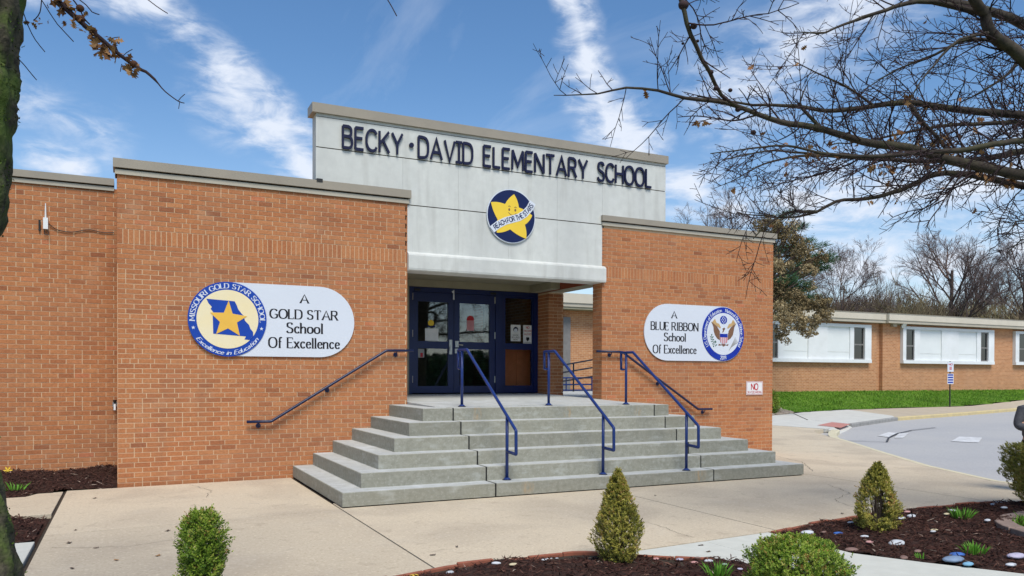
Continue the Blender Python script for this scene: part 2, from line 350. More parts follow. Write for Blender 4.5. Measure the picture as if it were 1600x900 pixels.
M['bark'] = mat('mossy_bark', (.11, .095, .06), (.032, .028, .020), 22, .95, .12, 60, extra=lambda n, l, g, col, b: mixrgb(n, l, mulf(n, l, nz(n, l, g, 7, .42, .62, None, 7), .75), col, (.10, .155, .022)))
M['limb'] = mat('oak_limb_bark', (.075, .062, .045), (.030, .022, .020), 14, .95, .06, 60, extra=lambda n, l, g, col, b: mixrgb(n, l, mulf(n, l, nz(n, l, g, 3, .5, .7, None, 5), .5), col, (.065, .075, .025)))
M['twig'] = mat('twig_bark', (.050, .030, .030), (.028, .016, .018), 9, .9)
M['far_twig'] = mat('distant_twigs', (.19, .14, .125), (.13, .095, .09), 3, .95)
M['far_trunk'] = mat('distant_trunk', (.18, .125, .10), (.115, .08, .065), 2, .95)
M['thicket'] = mat('thicket_stems', (1.3, 1.3, 1.3), (.9, .9, .9), 1, .95, tone=[(0, (.085, .058, .04)), (.5, (.15, .115, .07)), (1, (.20, .18, .085))])
M['dryleaf'] = mat('dry_oak_leaf', (1.1, 1.1, 1.1), (.8, .8, .8), 20, .8, tone=[(0, (.09, .038, .018)), (.5, (.24, .11, .04)), (1, (.42, .24, .10))])
M['tanleaf'] = mat('tan_dead_leaves', (1.1, 1.1, 1.1), (.85, .85, .85), 5, .9, tone=[(0, (.11, .085, .04)), (.5, (.27, .20, .095)), (1, (.46, .37, .21))])
M['pine'] = mat('pine_needles', (1.25, 1.25, 1.25), (.8, .8, .8), 5, .8, tone=[(0, (.015, .04, .018)), (.6, (.03, .085, .03)), (1, (.06, .14, .045))])
def leafmat(name, stops):
    m_ = mat(name, (1.12, 1.12, 1.12), (.85, .85, .85), 14, .55, tone=stops, spec=.35); return m_
M['box_green'] = leafmat('boxwood_green', [(0, (.06, .12, .012)), (.35, (.15, .25, .02)), (.7, (.29, .39, .045)), (.93, (.46, .47, .11)), (1, (.34, .17, .05))])
M['box_olive'] = leafmat('boxwood_olive', [(0, (.08, .09, .015)), (.3, (.24, .235, .034)), (.65, (.43, .38, .07)), (.92, (.52, .44, .13)), (1, (.42, .20, .07))])
M['stem'] = mat('woody_stem', (.14, .10, .07), (.08, .055, .04), 20, .9)
M['sprout'] = mat('green_shoots', (.14, .34, .03), (.07, .22, .015), 14, .6)
M['terracotta'] = mat('terracotta_edging', (.33, .115, .07), (.24, .085, .05), 12, .9, .05, 80)
M['stone_edge'] = mat('ring_stone', (.30, .22, .18), (.22, .16, .13), 10, .9, .06, 60)
M['gravelstone'] = mat('gravel_stones', (.40, .34, .27), (.25, .2, .16), 8, .9)
def glass(name, tint, rough=.02, ior=1.9):
    m_ = bpy.data.materials.new(name); m_.use_nodes = True; t = m_.node_tree; n = t.nodes; l = t.links; n.clear()
    o = n.new('ShaderNodeOutputMaterial'); gl = n.new('ShaderNodeBsdfGlossy'); gl.inputs['Roughness'].default_value = rough; gl.inputs['Color'].default_value = (.95, .97, 1, 1)
    tr = n.new('ShaderNodeBsdfTransparent'); tr.inputs[0].default_value = (*tint, 1); fr = n.new('ShaderNodeFresnel'); fr.inputs[0].default_value = ior
    nb = n.new('ShaderNodeTexNoise'); nb.inputs['Scale'].default_value = 1.3; bp = n.new('ShaderNodeBump'); bp.inputs['Strength'].default_value = .03; bp.inputs['Distance'].default_value = .02
    l.new(nb.outputs[0], bp.inputs['Height']); l.new(bp.outputs[0], gl.inputs['Normal'])
    mx = n.new('ShaderNodeMixShader'); l.new(fr.outputs[0], mx.inputs[0]); l.new(tr.outputs[0], mx.inputs[1]); l.new(gl.outputs[0], mx.inputs[2]); l.new(mx.outputs[0], o.inputs[0]); return m_
M['glass'] = glass('door_glass', (.88, .90, .88)); M['glass_side'] = glass('sidelight_glass', (.97, .97, .96), ior=1.3); M['glass_dark'] = glass('window_glass', (.12, .13, .14))
# ------------------------------------------------------------------ lettering: strokes in unit cap height
GL = {
'A': (.80, ['0,0 .40,1 .80,0', '.14,.34 .66,.34']),
'B': (.62, ['0,0 0,1', '0,1 .36,1 .52,.94 .57,.77 .52,.60 .36,.54 0,.54', '.36,.54 .56,.47 .62,.27 .56,.07 .38,0 0,0']),
'C': (.68, ['~.68,.80 .58,.95 .36,1 .14,.92 .0,.68 .0,.5 .0,.32 .14,.08 .36,0 .58,.05 .68,.20']),
'D': (.68, ['0,0 0,1', '~0,1 .32,1 .56,.94 .68,.72 .68,.5 .68,.28 .56,.06 .32,0 0,0']),
'E': (.54, ['0,0 0,1', '0,1 .54,1', '0,.52 .46,.52', '0,0 .54,0']),
'F': (.52, ['0,0 0,1', '0,1 .52,1', '0,.52 .44,.52']),
'G': (.74, ['~.70,.80 .60,.95 .36,1 .14,.92 .0,.68 .0,.5 .0,.32 .14,.08 .36,0 .60,.04 .72,.16', '.72,.10 .72,.44', '.46,.44 .74,.44']),
'H': (.68, ['0,0 0,1', '.68,0 .68,1', '0,.52 .68,.52']),
'I': (.24, ['.12,0 .12,1']),
'K': (.66, ['0,0 0,1', '.64,1 .02,.40', '.22,.60 .66,0']),
'L': (.50, ['0,0 0,1', '0,0 .50,0']),
'M': (.86, ['0,0 .03,1', '.03,1 .43,.22 .83,1', '.83,1 .86,0']),
'N': (.70, ['0,0 0,1', '0,1 .70,0', '.70,0 .70,1']),
'O': (.80, ['~.40,0 .16,.05 0,.28 0,.5 0,.72 .16,.95 .40,1 .64,.95 .80,.72 .80,.5 .80,.28 .64,.05 .40,0']),
'P': (.58, ['0,0 0,1', '0,1 .36,1 .53,.93 .58,.74 .53,.55 .36,.48 0,.48']),
'Q': (.58, ['.3,0 .3,1']),
'R': (.64, ['0,0 0,1', '0,1 .36,1 .54,.93 .58,.75 .54,.57 .36,.50 0,.50', '.32,.50 .64,0']),
'S': (.56, ['~.52,.82 .46,.96 .28,1 .06,.94 .03,.76 .08,.60 .28,.52 .50,.44 .56,.26 .50,.06 .28,0 .06,.04 0,.20']),
'T': (.66, ['.33,0 .33,1', '0,1 .66,1']),
'U': (.68, ['0,1 0,.28 .08,.08 .24,0 .44,0 .60,.08 .68,.28 .68,1']),
'V': (.74, ['0,1 .37,0 .74,1']),
'W': (1.0, ['0,1 .25,0 .5,.8 .75,0 1,1']),
'X': (.68, ['0,0 .68,1', '0,1 .68,0']),
'Y': (.72, ['0,1 .36,.48 .72,1', '.36,.48 .36,0']),
'0': (.6, ['~.3,0 .08,.08 0,.5 .08,.92 .3,1 .52,.92 .6,.5 .52,.08 .3,0']),
'1': (.3, ['.18,0 .18,1 0,.82']),
'2': (.56, ['.02,.8 .12,.96 .3,1 .48,.94 .54,.74 .46,.52 0,0 .56,0']),
'9': (.56, ['~.54,.7 .46,.5 .28,.45 .06,.52 0,.73 .08,.95 .28,1 .48,.95 .55,.7 .5,.3 .38,0']),
'a': (.44, ['.03,.50 .14,.60 .30,.60 .40,.50 .40,0', '~.40,.34 .16,.32 .02,.20 .06,.03 .20,0 .38,.12']),
'b': (.48, ['0,0 0,1', '~0,.44 .14,.60 .30,.60 .46,.45 .46,.15 .30,0 .12,0 0,.12']),
'c': (.42, ['~.42,.48 .34,.60 .2,.62 .06,.52 0,.31 .06,.10 .2,0 .34,.02 .42,.14']),
'd': (.48, ['.46,0 .46,1', '~.46,.44 .34,.60 .18,.60 .02,.45 .02,.15 .18,0 .34,0 .46,.12']),
'e': (.44, ['.02,.34 .44,.34', '~.44,.34 .42,.52 .26,.62 .08,.55 0,.31 .08,.06 .24,0 .38,.03 .44,.14']),
'f': (.34, ['~.36,.96 .28,1.02 .16,.98 .12,.84 .12,.7', '.12,.8 .12,0', '0,.60 .30,.60']),
'h': (.48, ['0,0 0,1', '0,.42 .14,.60 .32,.61 .44,.50 .44,0']),
'i': (.10, ['.05,0 .05,.60', '.05,.82 .05,.90']),
'l': (.10, ['.05,0 .05,1']),
'm': (.78, ['0,0 0,.6', '0,.42 .12,.6 .28,.6 .38,.5 .38,0', '.38,.42 .5,.6 .66,.6 .76,.5 .76,0']),
'n': (.48, ['0,0 0,.62', '0,.42 .14,.60 .32,.61 .44,.50 .44,0']),
'o': (.50, ['~.25,0 .08,.05 0,.18 0,.31 0,.44 .08,.57 .25,.62 .42,.57 .50,.44 .50,.31 .50,.18 .42,.05 .25,0']),
'p': (.48, ['0,-.3 0,.6', '~0,.44 .14,.60 .30,.60 .46,.45 .46,.15 .30,0 .12,0 0,.12']),
'r': (.32, ['0,0 0,.6', '0,.38 .12,.56 .30,.6']),
's': (.36, ['~.34,.52 .2,.62 .04,.56 .04,.4 .18,.32 .34,.24 .34,.06 .18,0 0,.08']),
't': (.30, ['.12,.85 .12,.08 .2,0 .3,.02', '0,.6 .28,.6']),
'u': (.46, ['0,.6 0,.12 .12,0 .28,0 .44,.14', '.44,.6 .44,0']),
'x': (.46, ['0,0 .44,.61', '0,.61 .46,0']),
'y': (.44, ['0,.6 .22,.05', '.44,.6 .12,-.3']),
'.': (.10, ['.05,0 .05,.09']),
}
def glyph(ch):
    w, ss = GL[ch]; out = []
    for s_ in ss:
        cur = s_[0] == '~'; p = [tuple(map(float, q.split(','))) for q in s_.lstrip('~').split()]
        if cur or len(p) > 4 and ch not in 'WMNXYEFL':
            for _ in range(2):
                q = [p[0]]
                for a, b in zip(p[:-1], p[1:]):
                    if math.dist(a, b) > .33 and not cur: q += [a, b]; continue
                    q += [(a[0]*.75+b[0]*.25, a[1]*.75+b[1]*.25), (a[0]*.25+b[0]*.75, a[1]*.25+b[1]*.75)]
                q.append(p[-1]); r = []
                for z in q:
                    if not r or math.dist(z, r[-1]) > 1e-4: r.append(z)
                p = r
        out.append(p)
    return w, out
def ribbon(pts, wf):
    """left and right outline of a stroke; wf(direction) = full width"""
    P = [np.array(p) for p in pts]; n = len(P); Lf, Rt = [], []
    closed = math.dist(pts[0], pts[-1]) < 1e-3
    for i in range(n):
        if i > 0: d0 = P[i]-P[i-1]
        else: d0 = (P[0]-P[-2]) if closed else P[1]-P[0]
        if i < n-1: d1 = P[i+1]-P[i]
        else: d1 = (P[1]-P[0]) if closed else P[-1]-P[-2]
        d0 = d0/(np.linalg.norm(d0)+1e-12); d1 = d1/(np.linalg.norm(d1)+1e-12)
        n0 = np.array((-d0[1], d0[0])); n1_ = np.array((-d1[1], d1[0])); w = wf((d0+d1)/2)/2
        b = n0+n1_; bb = max(b@b, .9); off = b*(2*w/bb)
        Lf.append(P[i]+off); Rt.append(P[i]-off)
    return Lf, Rt
def text_strokes(txt, style, gap=.16, space=.42, slant=0.0):
    """returns (total width, [(letter index, polygon strips)]) in unit cap height"""
    x = 0; out = []
    if style == 'sans': wf = lambda d: .135
    elif style == 'bold': wf = lambda d: .19
    elif style == 'serif': wf = lambda d: .075+.115*min(1, abs(d[1])*1.05)
    else: wf = lambda d: .09+.07*abs(d[1])
    for k, ch in enumerate(txt):
        if ch == ' ': x += space; continue
        w, ss = glyph(ch)
        strips = []
        for p in ss:
            strips.append(ribbon(p, wf))
            if style == 'serif' and not (len(p) > 6 and ch in 'OCGSceos'):
                for e, q in ((p[0], p[1]), (p[-1], p[-2])):
                    if abs(e[1]-q[1]) > .2 and (min(abs(e[1]), abs(e[1]-1), abs(e[1]-.6), abs(e[1]-.62)) < .015):
                        lo = (e[0]-.115, e[1]); hi = (e[0]+.115, e[1])
                        if ch in 'hnbdlmr' and e[1] > .3: hi = (e[0], e[1])
                        strips.append(ribbon([lo, hi], lambda d: .062))
                if ch in 'ETFLC':
                    for e in ([(.54, 1), (.54, 0)] if ch == 'E' else [(.66, 1), (0, 1)] if ch == 'T' else [(.50, 0)] if ch == 'L' else [(.52, 1)] if ch == 'F' else []):
                        s_ = -.17 if e[1] > .5 else .17
                        strips.append(ribbon([e, (e[0], e[1]+s_)], lambda d: .07))
        for Lf, Rt in strips:
            for A in (Lf, Rt):
                for q in A: q[0] += x+slant*q[1]
        out.append((k, x, w, strips)); x += w+(gap if style != 'serif' or ch != 'I' else gap*.8)
    return x-gap, out
def put_text(mb_for, txt, style, P0, A, B, Nn, H, t0, t1, width=None, center=True, **kw):
    """place text on a plane; mb_for(letter index) gives the MB that receives it"""
    W_, items = text_strokes(txt, style, **kw)
    sx = H if width is None else width/W_
    P0, A, B, Nn = map(lambda q: np.array(q, float), (P0, A, B, Nn)); x0 = -W_/2 if center else 0
    c = 0
    for k, x, w, strips in items:
        mb = mb_for(k)
        for Lf, Rt in strips:
            c += 1; e = (c % 7)*.00012; n = len(Lf); v = []
            for a in Lf+Rt: v.append(P0+A*((a[0]+x0)*sx)+B*(a[1]*H)+Nn*(t1+e))
            for a in Lf+Rt: v.append(P0+A*((a[0]+x0)*sx)+B*(a[1]*H)+Nn*t0)
            f = []
            for i in range(n-1):
                f.append((i, n+i, n+i+1, i+1)); f.append((2*n+i, 2*n+i+1, i+1, i)); f.append((3*n+i+1, 3*n+i, n+i, n+i+1))
            f.append((0, 2*n, 3*n, n)); f.append((n-1, 2*n-1, 4*n-1, 3*n-1))
            mb.add(v, f)
def arc_text(mb, txt, style, C0, A, B, Nn, R, H, a0, a1, t0, t1, inward=False, **kw):
    """text along a circle from angle a0 to a1 (degrees); inward: letters upright at the bottom"""
    W_, items = text_strokes(txt, style, **kw); C0, A, B, Nn = map(lambda q: np.array(q, float), (C0, A, B, Nn)); c = 0
    for k, x, w, strips in items:
        mid = x+w/2; an = math.radians(a0+(a1-a0)*mid/W_)
        rad = np.array((math.cos(an), math.sin(an))); tan = np.array((-rad[1], rad[0]))*(1 if a1 > a0 else -1); up = rad*(-1 if inward else 1)
        sx = math.radians(abs(a1-a0))*(R+(0 if inward else H*.5)-(H*.5 if inward else 0))/W_
        for Lf, Rt in strips:
            c += 1; e = (c % 5)*.00012; n = len(Lf); v = []
            for tt in (t1+e, t0):
                for a in Lf+Rt:
                    q = rad*R+tan*((a[0]-mid)*sx)+up*(a[1]*H)
                    v.append(C0+A*q[0]+B*q[1]+Nn*tt)
            f = []
            for i in range(n-1):
                f.append((i, n+i, n+i+1, i+1)); f.append((2*n+i, 2*n+i+1, i+1, i)); f.append((3*n+i+1, 3*n+i, n+i, n+i+1))
            f.append((0, 2*n, 3*n, n)); f.append((n-1, 2*n-1, 4*n-1, 3*n-1)); mb.add(v, f)
def circ(cx_, cy_, rx, ry=None, n=48, a0=0, a1=360):
    ry = ry or rx; k = n if a1-a0 == 360 else n+1
    return [(cx_+rx*math.cos(math.radians(a0+(a1-a0)*i/n)), cy_+ry*math.sin(math.radians(a0+(a1-a0)*i/n))) for i in range(k)]
def star5(cx_, cy_, R, r=.4, rot=90):
    return [(cx_+(R if i % 2 == 0 else R*r)*math.cos(math.radians(rot+36*i)), cy_+(R if i % 2 == 0 else R*r)*math.sin(math.radians(rot+36*i))) for i in range(10)]
XA, ZA, NF = (1, 0, 0), (0, 0, 1), (0, -1, 0)     # axes of the facade plane
# ------------------------------------------------------------------ brickwork
BW, BH, JT = .2032, .0677, .0105
def brick_cells(length, z0, nrow, seed, soldier=None, start=0.0):
    """running bond with odd half bricks; soldier = (row after which the upright course stands)"""
    r = random.Random(seed); out = []; z = z0; row = 0
    while row < nrow:
        if soldier is not None and row == soldier:
            x = 0
            while x < length-.02:
                w = min(BH, length-x); out.append((x, x+w, z, z+.2032, r.random()*.6+.2)); x += w
            z += .2032; soldier = None; continue
        x = -BW/2 if row % 2 else 0
        if r.random() < .12: x -= BW*.25
        base = r.gauss(0, .06)
        while x < length-.02:
            w = BW
            a, b = max(0, x), min(length, x+w)
            parts = [(a, b)] if r.random() > .06 or b-a < .19 else [(a, a+BW/2), (a+BW/2, b)]
            for a, b in parts:
                if b-a > .03: out.append((a, b, z, z+BH, min(1, max(0, r.gauss(.52, .13)+base+(-.30 if r.random() < .06 else 0)+(.25 if r.random() < .04 else 0)))))
            x += w
        z += BH; row += 1
    return out, z
def brick_geo(a, b, z0, z1, P0, A, Nn, jit=0.0, ea=0, eb=0):
    h = JT/2; a -= ea*(h+.003); b += eb*(h+.003); p = .004+jit; P0, A, Nn = map(np.array, (P0, A, Nn)); v = []
    for d in (-.012, p):
        for q, z in ((a+h, z0+h), (b-h, z0+h), (b-h, z1-h), (a+h, z1-h)): v.append(P0+A*q+np.array((0, 0, z))+Nn*d)
    return v, [(4, 5, 6, 7), (0, 1, 5, 4), (1, 2, 6, 5), (2, 3, 7, 6), (3, 0, 4, 7)]
def fix_normals(o):
    import bmesh
    bm = bmesh.new(); bm.from_mesh(o.data); bmesh.ops.recalc_face_normals(bm, faces=bm.faces); bm.to_mesh(o.data); bm.free()
# ------------------------------------------------------------------ ground
def sheet(name, poly, mat_, zf, parent=None, step=None, kind='structure'):
    o = MB(); xs = [p[0] for p in poly]; ys = [p[1] for p in poly]
    if step is None:
        o.add([(x, y, zf(x, y)) for x, y in poly], [tuple(range(len(poly)))])
    else:
        nx = max(1, int((max(xs)-min(xs))/step)); ny = max(1, int((max(ys)-min(ys))/step))
        gx = np.linspace(min(xs), max(xs), nx+1); gy = np.linspace(min(ys), max(ys), ny+1); idx = {}
        def vid(i, j):
            if (i, j) not in idx: idx[(i, j)] = len(o.v); o.v.append((gx[i], gy[j], zf(gx[i], gy[j])))
            return idx[(i, j)]
        for i in range(nx):
            for j in range(ny):
                if inside((gx[i]+gx[i+1])/2, (gy[j]+gy[j+1])/2, poly): o.f.append((vid(i, j), vid(i+1, j), vid(i+1, j+1), vid(i, j+1))); o.t.append(.5); o.m.append(0)
    ob = o.build(name, mat_, parent)
    return tag(ob, kind=kind) if kind else ob
def inside(x, y, poly):
    c = False; n = len(poly)
    for i in range(n):
        x1, y1 = poly[i]; x2, y2 = poly[(i+1) % n]
        if (y1 > y) != (y2 > y) and x < (x2-x1)*(y-y1)/(y2-y1)+x1: c = not c
    return c
def farz(x, y): return terr(x, y)-.30 if y < 13.2 else terr(x, y)-.30+(y-13.2)*.0
sheet('ground', [(-700, -700), (900, -700), (900, 1200), (-700, 1200)], mat('ground_soil', (.14, .15, .06), (.10, .09, .05), .3, 1), lambda x, y: -.62)
sheet('terrain', [(-40, -30), (95, -30), (95, 90), (-40, 90)], mat('ground_grass', (.10, .16, .03), (.08, .10, .03), .8, 1), farz, step=2.5)
# pavement: every poured slab is a piece of its own
pav = tag(sheet('pavement', [(-.62, -9.2), (11.3, -9.2), (11.35, -4.7), (12.2, -3.0), (13.6, -.9), (15.0, 1.1), (15.9, 2.5), (16.4, 3.6), (16.9, 5.5), (-.62, 5.5)], M['filler'], lambda x, y: terr(x, y)-.014, step=.2), kind='structure')
J = .009
slabs = [
 [(-.60, -3.30), (2.30, -3.03), (2.30, -.0), (-.60, -.13)],
 [(-.60, -9.1), (-.05, -9.1), (0, -6.7), (.2, -6.22), (.55, -6.04), (.9, -6.12), (1.25, -6.36), (1.5, -6.32), (1.96, -6.18), (2.30, -6.08), (2.30, -3.03), (-.60, -3.30)],
 [(2.30, -6.08), (2.42, -6.05), (3.0, -6.03), (3.6, -6.06), (3.86, -6.24), (5.72, -6.10), (5.90, -6.07), (5.90, -2.6), (2.30, -2.6)],
 [(5.90, -6.07), (6.4, -5.97), (7.18, -5.85), (8.44, -5.76), (9.49, -5.84), (9.62, -5.88), (9.62, -2.6), (5.90, -2.6)],
 [(9.62, -5.88), (10.25, -6.1), (11.0, -6.85), (11.50, -8.4), (11.52, -5.2), (11.52, -4.62), (12.42, -2.96), (9.62, -2.78)],
 [(9.62, -2.78), (12.42, -2.96), (13.79, -.88), (14.48, .08), (14.62, .30), (11.0, .66), (9.62, .30)],
 [(11.0, .66), (14.62, .30), (15.24, 1.18), (16.15, 2.65), (16.50, 3.30), (16.95, 3.75), (17.55, 3.98), (16.9, 5.5), (11.0, 6.4)],
]
for s in slabs:
    b = MB().prism(inset(s if sum(s[i][0]*s[(i+1) % len(s)][1]-s[(i+1) % len(s)][0]*s[i][1] for i in range(len(s))) > 0 else s[::-1], J), lambda x, y: terr(x, y)-.14, lambda x, y: terr(x, y), bev=.0015)
    b.build('slab', M['pave'], pav)
# light concrete walk between the two mulch beds
walk = sheet('garden_walk', [(4.0, -9.5), (7.0, -9.5), (6.0, -6.1), (3.9, -6.2)], M['filler'], lambda x, y: -.04)
for s in ([(3.95, -6.27), (4.9, -6.19), (4.93, -7.15), (4.66, -7.0), (4.52, -6.75), (4.3, -6.58)], [(4.9, -6.19), (5.74, -6.12), (5.74, -7.12), (6.0, -7.62), (6.36, -8.2), (6.8, -9.5), (4.95, -9.5), (4.80, -7.6), (4.93, -7.15)]):
    MB().prism(inset(s[::-1], .004), -.15, .004, bev=.004).build('slab', M['pale'], walk)
# strips left of the plaza
lw = sheet('side_walk', [(-3.5, -9), (-.64, -9), (-.64, -.3), (-3.5, -.3)], M['soil'], lambda x, y: -.05)
MB().prism([(-3.4, -2.02), (-.63, -2.0), (-.63, -.20), (-.92, -.27), (-1.02, -.50), (-3.4, -.62)], -.15, .0, bev=.004).build('slab', M['pave'], lw)
MB().prism([(-3.4, -9), (-.64, -9), (-.64, -3.62), (-3.4, -3.66)], -.15, .006, bev=.004).build('slab', M['pale'], lw)
# asphalt drive, its curb and markings
curb_line = [(11.60, -9.5), (11.60, -5.08), (11.62, -4.66), (12.49, -2.93), (13.86, -.92), (15.31, 1.12), (15.848, 1.935), (16.365, 2.512), (17.003, 3.091), (17.804, 3.684), (18.673, 4.225), (19.87, 5.05), (20.6, 5.34), (22.53, 6.06), (23.8, 6.52), (28.5, 7.48), (34.0, 8.70), (45, 11.2), (62, 13.0)]
drive = sheet('asphalt_drive', [(11.2, -9.5), (11.2, -5.08), (11.25, -4.5), (12.1, -2.7), (13.5, -.7), (15.0, 1.4), (15.9, 2.8), (16.4, 3.5), (17.0, 4.1), (17.6, 4.4), (19.6, 5.5), (22.4, 6.6), (28.4, 8.0), (34, 9.2), (45, 11.7), (62, 13.5), (62, -60), (11.2, -60)], M['asphalt'], lambda x, y: terr(x, y)-.115, step=.35)
def curb_piece(pts, mat_, drop=0.0, wd=.15):
    m_ = MB(); P = [np.array(p) for p in pts]; nn = []
    for i in range(len(P)):
        d = P[min(i+1, len(P)-1)]-P[max(i-1, 0)]; d = d/np.linalg.norm(d); nn.append(np.array((-d[1], d[0])))
    v = []; 
    for p, q in zip(P, nn):
        for off, dz in ((0.0, -.16), (0.0, -.02-drop), (.02, .003-drop), (wd, .003), (wd, -.16)):
            w = p+q*(off-.02); v.append((w[0], w[1], terr(p[0], p[1])+dz))
    f = []
    for i in range(len(P)-1):
        for j in range(4): f.append((i*5+j, i*5+j+1, i*5+5+j+1, i*5+5+j))
    f += [(0, 1, 2, 3, 4), tuple(range(len(v)-5, len(v)))[::-1]]
    m_.add(v, f); o = m_.build('curb_section', mat_, None); return o
kerb = empty('kerb', (16, 2, 0), None, None); kerb['kind'] = 'structure'
def seg_curb(a, b, m_, n=1, **k):
    P = [np.array(p) for p in curb_line[a:b+1]]; Ls = [0]
    for i in range(1, len(P)): Ls.append(Ls[-1]+np.linalg.norm(P[i]-P[i-1]))
    ts = np.linspace(0, Ls[-1], n+1)
    for i in range(n):
        q = [t for t in Ls if ts[i]+.01 < t < ts[i+1]-.01]; tt = [ts[i]+.004]+q+[ts[i+1]-.004]
        pts = [(np.interp(t, Ls, [p[0] for p in P]), np.interp(t, Ls, [p[1] for p in P])) for t in tt]
        o = curb_piece(pts, m_, **k); o.parent = kerb; o.location = (-16, -2, 0)
seg_curb(0, 6, M['curb_pale'], 5, wd=.13); seg_curb(6, 9, M['curb_pale'], 1, wd=.20); seg_curb(9, 11, M['pale2'], 1, drop=.09, wd=.30)
seg_curb(11, 14, M['curb_grey'], 2, wd=.16); seg_curb(14, 18, M['curb'], 12, wd=.18)
sheet('tactile_pad', [(18.299, 4.908), (19.671, 5.602), (19.672, 4.908), (18.278, 4.035)], M['redpad'], lambda x, y: terr(x, y)+.010)
apron = sheet('ramp_apron', [(11, 8.3), (16.9, 5.5), (17.6, 4.9), (19.6, 5.9), (22.3, 7.0), (23.5, 7.6), (24.6, 9.0), (22.5, 8.8), (20.4, 8.3), (16, 8.7), (11, 9.5)], M['filler'], lambda x, y: terr(x, y)-.02, step=.5)
for s in ([(11, 8.3), (16.9, 5.5), (17.62, 3.98), (18.2, 4.2), (19.85, 5.12), (19.7, 6.6), (21.45, 8.95), (20.4, 8.8), (16, 9.2), (11, 10)],
          [(19.85, 5.12), (22.5, 6.14), (23.8, 6.62), (24.3, 7.1), (25.0, 8.9), (25.4, 9.95), (22.5, 9.35), (21.45, 8.95), (19.7, 6.6)]):
    MB().prism(inset(s, .012), lambda x, y: terr(x, y)-.1, lambda x, y: terr(x, y)+.004).build('slab', M['pale2'], apron)
fw = sheet('far_sidewalk', [(24.6, 7.6), (28.5, 8.4), (34, 9.5), (45, 11.9), (62, 13.2), (62, 13.4), (45, 12.0), (32.3, 10.0), (25.6, 9.6)], M['filler'], lambda x, y: terr(x, y)-.03, step=.6)
fl = [(23.82, 6.67), (28.5, 7.63), (34, 8.85), (45, 11.35)]; fu = [(25.4, 9.93), (28.7, 10.1), (33.5, 10.35), (45, 12.2)]
def lerp2(a, b, t): return (a[0]*(1-t)+b[0]*t, a[1]*(1-t)+b[1]*t)
for k in range(3):
    nseg = 3 if k < 2 else 5
    for i in range(nseg):
        a, b = i/nseg, (i+1)/nseg
        MB().prism(inset([lerp2(fl[k], fl[k+1], a), lerp2(fl[k], fl[k+1], b), lerp2(fu[k], fu[k+1], b), lerp2(fu[k], fu[k+1], a)], .012), lambda x, y: terr(x, y)-.1, lambda x, y: terr(x, y)+.002).build('slab', M['pave_far'], fw)
lawn = sheet('lawn', [(20.9, 8.95), (22.5, 9.40), (25.4, 9.98), (28.7, 10.15), (33.5, 10.4), (45, 12.25), (62, 13.7), (62, 14), (20.9, 14)], M['grass'], lambda x, y: terr(x, y)+.015+.012*math.sin(x*2.1)*math.cos(y*3.3), step=.3)
# grass blades on the bank
def blades(name, pts, h, w, tone_fn, mat_, label, cat, parent=None):
    n = len(pts); a = NR.uniform(0, math.pi*2, n); hh = h*NR.uniform(.5, 1.2, n); lx, ly = NR.normal(0, .35, n)*hh, NR.normal(0, .35, n)*hh
    V = np.empty((n, 3, 3)); P = np.array(pts); dx, dy = np.cos(a)*w/2, np.sin(a)*w/2
    V[:, 0] = P-np.stack([dx, dy, 0*dx], 1); V[:, 1] = P+np.stack([dx, dy, 0*dx], 1); V[:, 2] = P+np.stack([lx, ly, hh], 1)
    f = np.arange(n*3).reshape(n, 3).tolist(); o = mesh(name, V.reshape(-1, 3), f, mat_, parent, tone_fn(n)); 
    if parent is None: tag(o, label, cat)
    return tag(o, kind='stuff')
gp = []
while len(gp) < 26000:
    x = rnd.uniform(20.9, 46); y = rnd.uniform(9.0, 13.2)
    lim = np.interp(x, [20.9, 22.5, 25.4, 28.7, 33.5, 45], [8.98, 9.42, 9.98, 10.15, 10.42, 12.25])
    if y > lim: gp.append((x, y, terr(x, y)+.01))
blades('grass', gp, .07, .03, lambda n: NR.uniform(0, 1, n), M['blade'], 'bright green grass on the low bank before the classroom wing', 'grass')
# markings on the asphalt
def road(poly, m_, off, name):
    return sheet(name, poly, m_, lambda x, y: terr(x, y)-.115+off, step=None)
road([(18.325, 2.865), (19.599, 3.540), (19.683, 3.314), (18.304, 2.510)], M['roadpaint'], .012, 'painted_marking')
road([(18.303, 2.334), (19.538, 3.160), (19.934, 3.139), (18.550, 2.257)], M['roadpaint'], .012, 'painted_marking')
road([(18.792, 1.074), (20.489, 2.016), (20.733, 1.531), (19.043, 0.523)], M['roadpaint'], .012, 'painted_marking')
def strip(pts, w, m_, off, name, zf=None):
    P = [np.array(p, float) for p in pts]; v = []; zf = zf or (lambda x, y: terr(x, y)-.115)
    for i, p in enumerate(P):
        d = P[min(i+1, len(P)-1)]-P[max(i-1, 0)]; d = d/np.linalg.norm(d); q = np.array((-d[1], d[0]))*w/2
        for s_ in (q, -q): v.append((p[0]+s_[0], p[1]+s_[1], zf(*p)+off))
    return tag(mesh(name, v, [(2*i, 2*i+1, 2*i+3, 2*i+2) for i in range(len(P)-1)], m_), kind='structure')
strip([(16.277, 2.294), (16.747, 1.976), (17.049, 1.512)], .045, M['tar'], .02, 'tar_seam')
strip([(17.108, 1.595), (18.162, 2.378), (19.538, 3.160), (20.808, 3.700), (22.429, 4.112)], .05, M['tar'], .024, 'tar_seam')
strip([(19.581, 6.485), (21.356, 8.810)], .03, M['filler'], .012, 'crack', terr)
